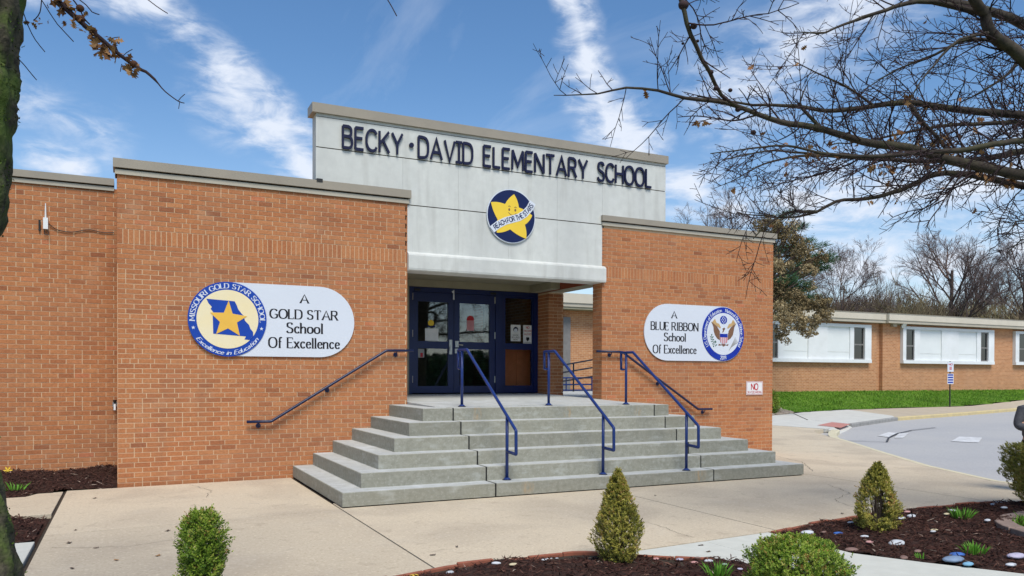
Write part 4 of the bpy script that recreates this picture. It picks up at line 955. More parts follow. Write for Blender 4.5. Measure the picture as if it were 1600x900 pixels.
# ------------------------------------------------------------------ small notices
def notice(name, x0, x1, z0, z1, y, label, lines, bg='paper', t=.004, border=None):
    e = empty(name, ((x0+x1)/2, y, z0), label, 'notice')
    MB().box(x0, x1, y-t, y, z0, z1).build('sheet', M[bg], e)
    for txt, zc, h, w, m_, st_ in lines:
        q = MB(); put_text(lambda k: q, txt, st_, ((x0+x1)/2, y-t, zc), XA, ZA, NF, h, -.0005, .001, width=w); q.build('lettering', M[m_], e)
    return e
nn_ = notice('wall_notice', 11.06, 11.485, 1.155, 1.42, -.012, 'small white notice with red NO on the right end of the brick wing', [('NO', 1.255, .12, .17, 'red_ink', 'bold'), ('SKATEBOARDING', 1.185, .045, .36, 'red_ink', 'sans')], t=.006)
bd = MB()
for a, b, c, d in ((11.07, 11.475, 1.405, 1.412), (11.07, 11.475, 1.163, 1.170), (11.07, 11.077, 1.170, 1.405), (11.468, 11.475, 1.170, 1.405)): bd.box(a, b, -.0192, -.0178, c, d)
bd.build('border', M['red_ink'], nn_)
YN = 2.350
n1_ = notice('mask_notice', 7.055, 7.275, 2.215, 2.545, YN, 'white notice with a masked face, left of the two on the sidelight', [('MASK', 2.32, .030, .12, 'grey_ink', 'bold'), ('REQUIRED', 2.275, .030, .17, 'grey_ink', 'bold'), ('HERE', 2.235, .026, .10, 'grey_ink', 'bold')])
q = MB(); q.plate(circ(7.165, 2.45, .055, n=20), O0, XA, ZA, NF, -(YN-.004)-.0004, -(YN-.0055)); q.build('hair', M['navy'], n1_)
q = MB(); q.plate(circ(7.165, 2.43, .040, n=20), O0, XA, ZA, NF, -(YN-.0055)-.0001, -(YN-.0065)); q.build('masked_face', M['signwhite'], n1_)
n2_ = notice('firearms_notice', 7.335, 7.54, 2.165, 2.545, YN, 'white notice with red lettering at the right edge of the sidelight', [('NO', 2.475, .045, .07, 'red_ink', 'bold'), ('FIREARMS', 2.41, .035, .18, 'red_ink', 'sans'), ('ALLOWED', 2.345, .035, .16, 'red_ink', 'sans')])
q = MB(); q.plate([(7.405, 2.30), (7.47, 2.30), (7.475, 2.26), (7.437, 2.215), (7.40, 2.26)], O0, XA, ZA, NF, -(YN-.004)-.0004, -(YN-.0055)); q.build('shield', M['ink'], n2_)
q = MB(); q.box(7.355, 7.52, YN-.0052, YN-.0038, 2.185, 2.192); q.box(7.37, 7.50, YN-.0052, YN-.0038, 2.198, 2.203); q.build('fine_print', M['grey_ink'], n2_)
p1 = notice('paper_notice', 5.235, 5.505, 2.185, 2.42, YN, 'white paper sheet low in the left door window', [])
p2 = notice('school_sticker', 5.27, 5.44, 2.44, 2.475, YN, 'round yellow and blue sticker in the left door window', [], bg='navy2'); MB().plate(circ(5.355, 2.525, .06, n=24), O0, XA, ZA, NF, -YN, -(YN-.004)).build('badge', M['yellow'], p2)
p3 = notice('pink_notice', 6.10, 6.25, 2.40, 2.60, YN, 'pale pink notice in the upper glass of the right door', [], bg='pink_ink'); MB().plate(circ(6.175, 2.62, .075, n=24), O0, XA, ZA, NF, -YN, -(YN-.0035)).build('badge', M['red_ink'], p3)
p4 = notice('small_poster', 5.095, 5.22, 1.86, 2.025, YN, 'small coloured poster in the top corner of the lower left door glass', [], bg='grey_ink'); MB().box(5.14, 5.19, YN-.006, YN-.004, 1.87, 1.95).build('picture', M['red_ink'], p4)
# ------------------------------------------------------------------ wall equipment on the left wall
an = empty('antenna', (-.91, 1.04, 3.60), 'white stub antenna on the recessed wall at far left, trailing a cable', 'antenna')
MB().box(-.945, -.885, .985, 1.03, 3.575, 3.735).build('housing', M['white'], an); MB().tube([(-.915, 1.0, 3.735), (-.915, 1.0, 3.86), (-.915, 1.0, 3.94)], [.012, .010, .005], 8).build('aerial', M['white'], an)
MB().tube([(-.99, 1.025, 3.54), (-.99, 1.025, 3.70)], .014, 8).build('bracket', M['dark_metal'], an)
cb_ = [(-.88, 1.02, 3.66), (-.80, 1.03, 3.585), (-.62, 1.03, 3.55), (-.45, 1.03, 3.60), (-.36, 1.03, 3.62), (-.20, 1.03, 3.585), (-.05, 1.03, 3.60)]
MB().tube(fillet(cb_, .12, 6), .006, 6).build('cable', M['dark_metal'], an)
MB().tube(fillet([(-.93, .99, 3.575), (-.93, .99, 3.50), (-.88, .99, 3.49), (-.87, .99, 3.53), (-.90, 1.0, 3.56)], .03, 5), .005, 6).build('cable', M['dark_metal'], an)
hbx = empty('hose_tap', (-.04, 1.04, 1.0), 'small brass and white hose tap in the corner of the left wing', 'tap')
MB().box(-.075, -.01, .99, 1.04, 1.05, 1.12).build('plate', M['metal'], hbx); q = MB().tube([(-.045, .99, 1.08), (-.045, .93, 1.07), (-.045, .91, 1.0)], .016, 8); q.build('spout', M['white'], hbx); MB().tube([(-.045, .965, 1.10), (-.045, .965, 1.15)], [.012, .03], 8).build('handle', M['dark_metal'], hbx)
# ------------------------------------------------------------------ planting beds
def bump(x, y): return .022*math.sin(x*5.1+y*2.2)+.018*math.sin(y*7.3-x*3.7)+.012*math.sin(x*13+y*11)
def dist_edge(x, y, poly):
    d = 9
    for i in range(len(poly)):
        a = np.array(poly[i]); b = np.array(poly[(i+1) % len(poly)]); t = max(0, min(1, ((x-a[0])*(b-a)[0]+(y-a[1])*(b-a)[1])/((b-a)@(b-a)))); q = a+(b-a)*t
        d = min(d, math.hypot(x-q[0], y-q[1]))
    return d
def bed(name, poly, hmax, nchip, zbase=None, near=None, seedv=1):
    zb = zbase or (lambda x, y: 0.0)
    def zf(x, y): return zb(x, y)-.035+hmax*min(1, dist_edge(x, y, poly)/.35)+bump(x, y)*.8+.01
    b = sheet(name, poly, M['soil'], zf, step=.09)
    g = np.random.default_rng(seedv); xs_ = [p[0] for p in poly]; ys_ = [p[1] for p in poly]; pts = []
    while len(pts) < nchip:
        x = g.uniform(min(xs_), max(xs_)); y = g.uniform(min(ys_), max(ys_))
        if inside(x, y, poly): pts.append((x, y, zf(x, y)))
    P = np.array(pts); n = len(P); L_ = g.gamma(3, .009, n)+.008; Wd = g.uniform(.002, .008, n); a = g.uniform(0, 2*math.pi, n); tl = g.normal(0, .35, n)
    D = np.stack([np.cos(a)*np.cos(tl), np.sin(a)*np.cos(tl), np.sin(tl)], 1); S_ = np.stack([-np.sin(a), np.cos(a), g.normal(0, .5, n)], 1); S_ /= np.linalg.norm(S_, axis=1)[:, None]; U_ = np.cross(D, S_)
    P[:, 2] += g.uniform(.0, .022, n); V = np.empty((n, 4, 3)); tw = g.uniform(.3, 1, n)[:, None]
    V[:, 0] = P-D*L_[:, None]-S_*Wd[:, None]; V[:, 1] = P-D*L_[:, None]*tw+S_*Wd[:, None]; V[:, 2] = P+D*L_[:, None]; V[:, 3] = P+U_*(Wd*1.2)[:, None]
    base = np.arange(n)[:, None]*4; F_ = np.concatenate([base+[0, 2, 1], base+[0, 3, 2], base+[1, 2, 3], base+[0, 1, 3]], 1).reshape(-1, 3)
    tone = np.repeat(np.clip(g.beta(2, 2.6, n)+(g.random(n) < .03)*.5, 0, 1), 4)
    o = mesh('mulch', V.reshape(-1, 3), F_.tolist(), M['chip'], None, tone); tag(o, 'dark brown shredded bark mulch in the '+seedlab[seedv], 'mulch', kind='stuff')
    return b, zf
seedlab = {1: 'bed at the bottom centre around the cone bush', 2: 'large bed at bottom right with painted stones', 3: 'bed against the recessed wall at far left', 4: 'small bed between the two side walks at left'}
bed1 = [(-.05, -9.4), (0, -6.7), (.2, -6.25), (.55, -6.07), (.9, -6.15), (1.25, -6.39), (1.5, -6.35), (1.96, -6.21), (2.42, -6.08), (3.0, -6.07), (3.6, -6.10), (3.88, -6.29), (4.28, -6.62), (4.5, -6.79), (4.62, -7.0), (4.78, -7.6), (4.9, -9.4)]
bed2 = [(5.77, -6.15), (6.4, -6.02), (7.18, -5.90), (8.44, -5.81), (9.49, -5.89), (10.2, -6.13), (10.95, -6.88), (11.45, -8.4), (11.5, -9.4), (6.82, -9.4), (6.40, -8.2), (6.04, -7.6), (5.78, -7.12)]
_, z1f = bed('mulch_bed', bed1, .05, 15000, seedv=1)
_, z2f = bed('mulch_bed', bed2, .06, 26000, seedv=2)
_, z3f = bed('mulch_bed', [(-3.4, -.64), (-1.2, -.56), (-1.06, -.52), (-.96, -.29), (-.66, -.21), (-.60, -.10), (-.02, -.13), (-.006, 1.04), (-3.4, 1.04)], .05, 9000, zbase=lambda x, y: max(0, (y+.3))*.13, seedv=3)
_, z4f = bed('mulch_bed', [(-3.4, -3.62), (-.67, -3.58), (-.67, -2.04), (-3.4, -2.06)], .03, 5000, seedv=4)
# terracotta edging, piece by piece
def edging(poly, i0, i1, name='edging_brick', h=.022, w=.036, ln=.30, m_='terracotta', group=None):
    P = [np.array(p, float) for p in poly[i0:i1+1]]; Ls = [0]
    for i in range(1, len(P)): Ls.append(Ls[-1]+np.linalg.norm(P[i]-P[i-1]))
    n = int(Ls[-1]/ln); r = empty('bed_edging', (P[0][0], P[0][1], 0), group, 'edging')
    for i in range(n):
        t0, t1 = Ls[-1]*i/n+.004, Ls[-1]*(i+1)/n-.004; tilt = rnd.uniform(-.008, .010); sink = rnd.uniform(-.018, .008); q = []
        for t in np.linspace(t0, t1, 4):
            p = np.array((np.interp(t, Ls, [k[0] for k in P]), np.interp(t, Ls, [k[1] for k in P]))); p2 = np.array((np.interp(t+.02, Ls, [k[0] for k in P]), np.interp(t+.02, Ls, [k[1] for k in P])))
            d = p2-p; d = d/(np.linalg.norm(d)+1e-9) if np.linalg.norm(d) > 1e-6 else np.array((1, 0)); q.append((p, np.array((-d[1], d[0]))))
        pl = [tuple(p+nn*(w/2+tilt)) for p, nn in q]+[tuple(p-nn*(w/2-tilt)) for p, nn in q[::-1]]
        MB().prism(pl, -.1, h+sink, bev=.006).build(name, M[m_], r)
edging(bed1, 5, 13, group='low terracotta edging strip along the bed before the cone bush')
edging(bed2, 0, 5, group='low terracotta edging strip along the right hand bed')
ringc = (8.55, -7.75); ringp = [(ringc[0]+.92*math.cos(math.radians(a)), ringc[1]+.92*math.sin(math.radians(a))) for a in range(60, 300, 12)]
edging(ringp, 0, len(ringp)-1, name='ring_stone', h=.09, w=.17, ln=.34, m_='stone_edge', group='curved brown stone ring round the oak at bottom right')
rb_ = [(ringc[0]+.84*math.cos(math.radians(a)), ringc[1]+.84*math.sin(math.radians(a))) for a in range(0, 360, 15)]
gpts = []
while len(gpts) < 2500:
    a, q = rnd.uniform(0, 2*math.pi), .84*math.sqrt(rnd.random()); gpts.append((ringc[0]+q*math.cos(a), ringc[1]+q*math.sin(a), .06))
blades('ground_cover', gpts, .07, .02, lambda n: NR.uniform(0, .8, n), M['blade'], 'green and dry ground cover inside the stone ring at bottom right', 'ground cover')
# ------------------------------------------------------------------ painted stones
cols = {'white': (.62, .64, .66), 'cream': (.70, .60, .38), 'blue': (.06, .16, .48), 'light blue': (.22, .45, .62), 'blue grey': (.22, .30, .42), 'pink': (.62, .33, .30), 'brown': (.26, .16, .13), 'yellow': (.72, .48, .06), 'mauve': (.52, .48, .60), 'green': (.30, .42, .30)}
for k, c in cols.items(): M['stone_'+k] = mat('stone_'+k.replace(' ', '_'), c, tuple(v*.78 for v in c), 16, .6, .02, 60)
stones = [ # x, y on the photograph's ground, width in metres, colour, label
 ((5.974, -6.401), .16, 'white', 'white painted stone left of the gappy cone bush, at the bed tip'), ((6.113, -6.467), .07, 'brown', 'brown pink stone just right of the white stone at the bed tip'),
 ((6.217, -6.549), .11, 'blue', 'dark blue painted stone below the gappy cone bush'), ((6.719, -6.257), .08, 'white', 'small white stone at the foot of the gappy cone bush, left side'),
 ((6.249, -6.820), .09, 'white', 'small white stone between the gappy cone bush and the large oval stone'), ((6.018, -7.067), .09, 'pink', 'pale pink stone near the pale walk, left of the large oval stone'),
 ((5.789, -7.072), .14, 'brown', 'flat brown stone at the edge of the pale walk'), ((6.303, -7.116), .24, 'white', 'largest white oval painted stone in the right bed'),
 ((6.224, -7.385), .10, 'brown', 'thin brown stone right of the largest white oval stone'), ((7.536, -6.330), .15, 'white', 'white flat stone right of the gappy cone bush, upper of two'),
 ((7.348, -6.361), .11, 'white', 'white flat stone right of the gappy cone bush, lower of two'), ((7.665, -6.186), .09, 'pink', 'pinkish stone by the terracotta edging right of the gappy cone bush'),
 ((8.322, -6.234), .11, 'white', 'white stone beside the upper clump of green shoots'), ((7.110, -6.901), .09, 'cream', 'cream painted stone in the middle of the right bed'),
 ((6.960, -6.996), .07, 'white', 'small white stone just below the cream stone'), ((7.944, -6.440), .09, 'cream', 'cream stone left below the upper clump of shoots'),
 ((9.374, -6.113), .27, 'white', 'long white stone near the clipped hedge bush'), ((9.027, -6.243), .09, 'blue grey', 'grey blue stone left below the long white stone'),
 ((8.895, -6.457), .10, 'white', 'small white stone below the long white stone'), ((7.925, -6.896), .10, 'white', 'pointed white stone left of the stone ring'),
 ((6.355, -7.656), .15, 'blue', 'bright blue painted stone, upper of three by the walk'), ((6.177, -7.745), .24, 'blue grey', 'wide blue grey stone, middle of three by the walk'),
 ((6.162, -7.880), .12, 'light blue', 'light blue stone, lowest of three by the walk'), ((6.781, -7.882), .21, 'mauve', 'long mauve stone near the bottom right corner'), ((6.475, -8.028), .11, 'white', 'white and blue stone in the bottom right corner'),
 ((5.966, -7.447), .12, 'brown', 'flat brown white stone on the walk edge below the oval stone'),
 ((2.764, -6.227), .09, 'white', 'white disc stone left in the middle bed'), ((2.349, -6.278), .09, 'white', 'white stone at the very bottom left of the middle bed'), ((2.861, -6.342), .09, 'cream', 'cream elongated stone in the middle bed'),
 ((3.141, -6.335), .06, 'white', 'small white stone in the middle bed below three pebbles'), ((3.266, -6.159), .03, 'white', 'leftmost of three tiny white pebbles by the edging'), ((3.301, -6.163), .03, 'white', 'middle one of three tiny white pebbles by the edging'),
 ((3.350, -6.174), .035, 'white', 'rightmost of three tiny white pebbles by the edging'), ((2.080, -6.216), .08, 'yellow', 'yellow painted stone at the left tip of the middle bed'),
 ((4.076, -6.567), .075, 'pink', 'pink stone right of the full cone bush, nearest the pale walk'), ((4.233, -6.679), .085, 'mauve', 'dark mauve stone behind the pink ones in the middle bed'),
 ((4.244, -6.855), .08, 'pink', 'pink stone left of the round white one in the middle bed'), ((4.333, -6.921), .10, 'white', 'round white stone right of the full cone bush'),
 ((4.368, -6.743), .07, 'brown', 'small brown stone behind the pink one in the middle bed'), ((4.295, -7.155), .06, 'green', 'pale green stone by the sprouts at the bottom'), ((4.334, -7.283), .06, 'mauve', 'small mauve stone at the bottom edge by the round bush')]
for (x, y), w, c, lab in stones:
    z = (z1f if x < 5 else z2f)(x, y); m_ = MB(); w *= .88; m_.ball((x, y, z+.020), w/2, 12, 7, sc3=(1, .62, min(.30, .016/(w/2)+.08)))
    g = random.Random(int(x*999)); rot = g.uniform(-.5, .5); v = []
    for p in m_.v:
        dx, dy = p[0]-x, p[1]-y; k = 1+.10*math.sin(2.3*math.atan2(dy, dx)+g.random()*.05+x); dx *= k; dy *= k; v.append((x+dx*math.cos(rot)-dy*math.sin(rot), y+dx*math.sin(rot)+dy*math.cos(rot), p[2]))
    m_.v = v; o = m_.build('painted_stone', M['stone_'+c], None, smooth=True, origin=(x, y, z)); tag(o, lab, 'stone', 'painted stones lying in the mulch')
# ------------------------------------------------------------------ shoots
def tuft(x, y, z, n, r, h, label, cat='plant', m_='sprout', w=.010):
    e = empty('green_shoots', (x, y, z), label, cat); V = []; F_ = []
    for i in range(n):
        a = rnd.uniform(0, 6.28); q = r*math.sqrt(rnd.random()); bx, by = x+q*math.cos(a), y+q*math.sin(a); hh = h*rnd.uniform(.6, 1.1); b2 = rnd.uniform(0, 6.28); dx, dy = w*.5*math.cos(b2), w*.5*math.sin(b2); lx, ly = q*.9*math.cos(a)+rnd.gauss(0, .012), q*.9*math.sin(a)+rnd.gauss(0, .012)
        k = len(V); V += [(bx-dx, by-dy, z-.01), (bx+dx, by+dy, z-.01), (bx+lx*.5+dx, by+ly*.5+dy, z+hh*.6), (bx+lx*.5-dx, by+ly*.5-dy, z+hh*.6), (bx+lx, by+ly, z+hh)]
        F_ += [(k, k+1, k+2, k+3), (k+3, k+2, k+4)]
    tag(mesh('leaves', V, F_, M[m_], e), kind='stuff'); return e
for (x, y), n, r, h, lab in (((7.988, -6.581), 70, .085, .10, 'upper clump of bright green shoots in the right bed'), ((6.509, -7.703), 60, .07, .085, 'lower clump of bright green shoots near the blue stones'),
    ((4.127, -7.269), 50, .08, .09, 'clump of green shoots at the bottom edge beside the round bush'), ((6.124, -7.496), 10, .04, .04, 'thin sprig of green by the pale walk')):
    tuft(x, y, (z1f if x < 5 else z2f)(x, y)+.01, n, r, h, lab)
tuft(*(-1.161, -0.182), .06, 34, .10, .10, 'fuzzy dark green plant in the far left bed by the trunk')
dfx, dfy = (-1.391, 0.963); fl_e = empty('daffodil', (dfx, dfy, .02), 'yellow daffodil beside the mossy trunk at far left', 'flower')
MB().tube([(dfx, dfy, 0), (dfx+.01, dfy, .12), (dfx+.02, dfy-.01, .19)], .004, 6).build('stalk', M['sprout'], fl_e)
q = MB()
for k in range(6):
    a = k*math.pi/3; c, s = math.cos(a), math.sin(a); q.add([(dfx+.02, dfy-.015, .19), (dfx+.02+.035*c-.012*s, dfy-.02, .19+.035*s+.012*c), (dfx+.02+.06*c, dfy-.015, .19+.06*s), (dfx+.02+.035*c+.012*s, dfy-.02, .19+.035*s-.012*c)], [(0, 1, 2, 3)])
q.tube([(dfx+.02, dfy-.012, .19), (dfx+.02, dfy-.05, .19)], [.010, .018], 10); q.build('bloom', M['yellow'], fl_e)
# ------------------------------------------------------------------ boxwoods
def bush(name, x, y, z, h, prof, n, matn, label, tight=1.0, rx=1, ry=1, hole=None, seedv=1, leaf=.0085, square=False, cat='bush'):
    """small leaves spread over and inside an uneven crown; prof = list of (height fraction, radius)"""
    e = empty(name, (x, y, z), label, cat); g = np.random.default_rng(seedv); hs_ = [p[0] for p in prof]; rs_ = [p[1] for p in prof]
    K = 12; mN = int(n/K*1.7); t = g.random(mN)**.85; th = g.uniform(0, 2*math.pi, mN); q = 1-np.abs(g.normal(0, .26, mN)); q = np.clip(q, .12, 1.0)
    lump = 1+.10*np.sin(th*3+t*9+seedv)+.07*np.sin(th*6-t*17+seedv*2)+.05*np.sin(t*33+th*5)+g.normal(0, .045, mN)
    R = np.interp(t, hs_, rs_)*lump*q
    if square: R = np.interp(t, hs_, rs_)*(lump*.25+.75)*(1-(1-q)*.6)/np.maximum(np.abs(np.cos(th+.456)), np.abs(np.sin(th+.456)))**.85
    P = np.stack([x+R*np.cos(th)*rx, y+R*np.sin(th)*ry, z+h*.985*t+g.normal(0, .012, mN)], 1)
    dens = np.sin(P[:, 0]*41+seedv)*np.sin(P[:, 1]*39)*np.sin(P[:, 2]*37+2)+.7*np.sin(P[:, 0]*19+1)*np.sin(P[:, 2]*17+seedv)*np.sin(P[:, 1]*16)
    keep = (dens+g.normal(0, .35, mN)) > -.42
    if hole:
        for (hx, hy, hz, hr) in hole: keep &= (np.sqrt(((P[:, 0]-x)*.8987-(P[:, 1]-y)*.4386-hx)**2+(P[:, 2]-hz)**2*.4) > hr*g.uniform(.85, 1.25, mN))
    P = P[keep][:n//K]; th = th[keep][:n//K]; t = t[keep][:n//K]; m = len(P)
    # every shoot is a short stem with pairs of leaves
    D = np.stack([np.cos(th)*.75, np.sin(th)*.75, .75+.3*t], 1)+g.normal(0, .38, (m, 3)); D /= np.linalg.norm(D, axis=1)[:, None]
    E1 = np.cross(D, g.normal(0, 1, (m, 3))); E1 /= np.linalg.norm(E1, axis=1)[:, None]; E2_ = np.cross(D, E1); SL = leaf*g.uniform(4.0, 7.5, m)[:, None]*tight
    shade = g.beta(2.3, 2.3, m)+.16*np.sin(P[:, 0]*9+seedv)*np.sin(P[:, 2]*11+1)
    Vs, tones = [], []
    for k in range(K):
        u = (k//2)/(K/2-1); an_ = (k % 2)*math.pi+(k//2)*1.571; Q = P+D*SL*(u-.45)
        o_ = E1*math.cos(an_)+E2_*math.sin(an_); ax = o_*(1.0-.55*u)+D*(.45+.7*u)+g.normal(0, .18, (m, 3)); ax /= np.linalg.norm(ax, axis=1)[:, None]; sd = np.cross(ax, D); sd /= (np.linalg.norm(sd, axis=1)[:, None]+1e-6)
        ll = leaf*g.uniform(.75, 1.3, m)[:, None]*(1.1-.35*u); V = np.empty((m, 4, 3)); V[:, 0] = Q; V[:, 1] = Q+ax*ll+sd*ll*.52; V[:, 2] = Q+ax*ll*2.05; V[:, 3] = Q+ax*ll-sd*ll*.52
        Vs.append(V); tones.append(np.clip(shade+.13*(u-.5)+g.normal(0, .10, m)+(g.random(m) < .015)*.5, 0, 1))
    V = np.concatenate(Vs); tone = np.concatenate(tones); m = len(V)
    F_ = (np.arange(m)[:, None]*4+np.arange(4)).tolist(); tag(mesh('foliage', V.reshape(-1, 3), F_, M[matn], e, tone), kind='stuff')
    s_ = MB(); rr_ = random.Random(seedv)
    for k in range(30):
        a = rr_.uniform(0, 6.28); tt = rr_.uniform(.35, .97); r_ = np.interp(tt, hs_, rs_)*rr_.uniform(.3, .95); p1_ = (x+r_*math.cos(a)*rx, y+r_*math.sin(a)*ry, z+h*tt); p0 = (x+.03*math.cos(a), y+.03*math.sin(a), z+h*tt*.25)
        s_.tube([(x+.012*math.cos(a), y+.012*math.sin(a), z-.02), p0, ((p0[0]+p1_[0])/2+rr_.gauss(0, .01), (p0[1]+p1_[1])/2, (p0[2]+p1_[2])/2), p1_], [.007, .006, .004, .002], 4, cap=False)
    s_.build('stems', M['stem'], e); return e
bx1, by1 = .575, -6.18
bush('boxwood_bush', bx1, by1, .02, .575, [(0, .12), (.12, .14), (.35, .145), (.6, .158), (.8, .145), (.92, .10), (1, .04)], 15000, 'box_green', 'upright bright green boxwood at bottom left in front of the plaza', seedv=3, leaf=.0105)
bush('cone_boxwood', *(3.705, -6.553), .02, .735, [(0, .11), (.1, .162), (.25, .195), (.38, .19), (.6, .138), (.8, .085), (.93, .042), (1, .008)], 44000, 'box_olive', 'full cone shaped olive green boxwood in front of the middle stair rail', seedv=5, leaf=.0075, tight=.6)
gx, gy = (6.683, -6.599)
bush('cone_boxwood', gx, gy, .03, .645, [(0, .15), (.12, .195), (.3, .205), (.5, .172), (.7, .125), (.85, .085), (.95, .045), (1, .01)], 28000, 'box_olive', 'thinning brownish cone boxwood with a gap through it in the right bed', seedv=8, leaf=.0085, tight=.7, hole=[(-.035, gy, .27, .072), (-.02, gy, .40, .035)])
bush('round_boxwood', *(4.152, -8.038), .02, .425, [(0, .20), (.2, .29), (.5, .325), (.75, .305), (.9, .22), (1, .08)], 46000, 'box_green', 'low round yellow green boxwood at the bottom beside the pale walk', seedv=12, leaf=.0085, tight=.7)
bush('clipped_hedge', 9.62, -6.60, .04, .71, [(0, .24), (.15, .30), (.3, .37), (.5, .43), (.95, .43), (1, .40)], 85000, 'box_olive', 'flat topped clipped boxwood cut by the right edge of the photo', seedv=15, leaf=.0095, tight=.6, square=True)
# ------------------------------------------------------------------ dead leaves and specks on the concrete
lv = [((-0.243, -1.009), 'dark leaf on the slab near the left mulch'), ((-0.339, -3.165), 'dark leaf left on the plaza above the crack'), ((-0.357, -3.804), 'curled dark leaf on the left of the plaza'), ((-0.131, -4.142), 'long dark leaf right of the curled one'), ((-0.273, -4.883), 'long dark twig-like leaf at bottom left'),
      ((0.347, -4.692), 'orange brown leaf left of the upright boxwood'), ((0.469, -3.578), 'flat dark leaf behind the upright boxwood'), ((0.035, -4.722), 'small dark leaf between the orange leaf and the long twig'), ((2.746, -5.440), 'dark crumb of leaf on the middle slab'), ((2.439, -5.653), 'small brown fleck near the bed edge'),
      ((4.747, -6.324), 'dark leaf on the pale walk'), ((4.639, -6.557), 'flat dark leaf on the pale walk near the mulch'), ((7.249, -5.689), 'dark leaf left of the gappy cone bush'), ((6.144, -3.745), 'small dark leaf right of the full cone bush tip')]
for i, ((x, y), lab) in enumerate(lv):
    r_ = random.Random(i); s = r_.uniform(.020, .036); a = r_.uniform(-.5, .5); m_ = MB(); ang = [0, .7, 1.4, 2.2, 3.1, 3.9, 4.7, 5.5]
    p = [(x+s*math.cos(t)*(1.3 if k % 2 else .8), y+s*.6*math.sin(t)*(1.2 if k % 2 else .7), .006+.003*((k*5) % 3)) for k, t in enumerate(ang)]
    p = [(x+(q_[0]-x)*math.cos(a*3)-(q_[1]-y)*math.sin(a*3), y+(q_[0]-x)*math.sin(a*3)+(q_[1]-y)*math.cos(a*3), q_[2]) for q_ in p]
    m_.add(p+[(x, y, .007)], [(k, (k+1) % 8, 8) for k in range(8)]); o = m_.build('dead_leaf', M['dryleaf'] if 'orange' in lab else M['stem'], None, origin=(x, y, .004))
    if 'orange' in lab: at = o.data.attributes.new('tone', 'FLOAT', 'FACE'); at.data.foreach_set('value', np.full(8, .8, dtype=np.float32))
    tag(o, lab, 'leaf', 'dead leaves scattered on the concrete')
# ------------------------------------------------------------------ person at the right edge
PX, PY = 10.945, -5.563
pe = empty('person', (PX, PY, 0), 'person in a charcoal hooded sweatshirt and black trousers looking down at a phone', 'person')
M['hoodie'] = mat('charcoal_sweatshirt', (.11, .11, .12), (.07, .07, .08), 18, .95, .05, 120); M['skin'] = mat('skin', (.42, .24, .16), rough=.6); M['trousers'] = mat('black_trousers', (.012, .012, .013), rough=.95); M['hair'] = mat('brown_hair', (.05, .028, .016), (.03, .018, .01), 60, .7)
def skin_obj(name, V, E_, Rr, mat_, parent, sub=2):
    me = bpy.data.meshes.new(name); me.from_pydata([tuple(v) for v in V], E_, []); o = bpy.data.objects.new(name, me); COL.objects.link(o); o.parent = parent
    sm = o.modifiers.new('skin', 'SKIN'); 
    for i, r_ in enumerate(Rr):
        me.skin_vertices[0].data[i].radius = r_ if isinstance(r_, tuple) else (r_, r_)
    me.skin_vertices[0].data[0].use_root = True; sm.use_smooth_shade = True
    ss = o.modifiers.new('sub', 'SUBSURF'); ss.levels = sub; ss.render_levels = sub
    me.materials.append(mat_); 
    dg = bpy.context.evaluated_depsgraph_get(); ev = o.evaluated_get(dg); m2 = bpy.data.meshes.new_from_object(ev); o.modifiers.clear(); o.data = m2; m2.shade_smooth(); return o
# local frame: facing -x -y (towards the camera), lateral axis along the image
fx, fy = -.45, -.89; lx, ly = .89, -.45
def B(l, f_, z): return (lx*l+fx*f_, ly*l+fy*f_, z)
skin_obj('body', [B(0, 0, .72), B(0, 0, .86), B(0, 0, 1.0), B(0, .0, 1.10), B(0, .015, 1.17), B(0, .04, 1.235), B(.145, 0, 1.08), B(.20, .03, .90), B(.10, .20, .86), B(-.145, 0, 1.08), B(-.20, .03, .90), B(-.10, .20, .86), B(.085, 0, .62), B(.09, .02, .38), B(.09, 0, .09), B(.095, .10, .035), B(-.085, 0, .62), B(-.09, .02, .38), B(-.09, 0, .09), B(-.095, .10, .035)],
  [(0, 1), (1, 2), (2, 3), (3, 4), (4, 5), (3, 6), (6, 7), (7, 8), (3, 9), (9, 10), (10, 11), (0, 12), (12, 13), (13, 14), (14, 15), (0, 16), (16, 17), (17, 18), (18, 19)],
  [(.125, .09), (.12, .085), (.13, .09), (.10, .075), .048, .042, .058, .043, .028, .058, .043, .028, .075, .052, .038, .03, .075, .052, .038, .03], M['skin'], pe)
skin_obj('sweatshirt', [B(0, 0, .70), B(0, 0, .78), B(0, 0, .92), B(0, 0, 1.04), B(0, .0, 1.115), B(0, .0, 1.165), B(.15, 0, 1.085), B(.225, .02, .90), B(.215, .05, .865), B(.125, .17, .855), B(-.15, 0, 1.085), B(-.225, .02, .90), B(-.215, .05, .865), B(-.125, .17, .855)],
  [(0, 1), (1, 2), (2, 3), (3, 4), (4, 5), (4, 6), (6, 7), (7, 8), (8, 9), (4, 10), (10, 11), (11, 12), (12, 13)],
  [(.175, .13), (.175, .13), (.18, .13), (.175, .12), (.12, .09), (.075, .07), .080, .066, .064, .046, .080, .066, .064, .046], M['hoodie'], pe)
q = MB(); q.plate([(-.14, .985), (.13, .985), (.12, 1.045), (-.13, 1.045)], (PX, PY, 0), (lx, ly, 0), ZA, (fx, fy, 0), .118, .146); q.build('chest_print', M['grey_ink'], pe)
skin_obj('trousers', [B(0, 0, .74), B(0, 0, .66), B(.09, 0, .60), B(.095, .02, .38), B(.095, 0, .08), B(-.09, 0, .60), B(-.095, .02, .38), B(-.095, 0, .08)], [(0, 1), (1, 2), (2, 3), (3, 4), (1, 5), (5, 6), (6, 7)], [(.135, .10), (.14, .105), .09, .068, .06, .09, .068, .06], M['trousers'], pe)
hdm = MB(); cx_, cy_, cz_ = PX+fx*.055+lx*.035, PY+fy*.055+ly*.035, 1.305
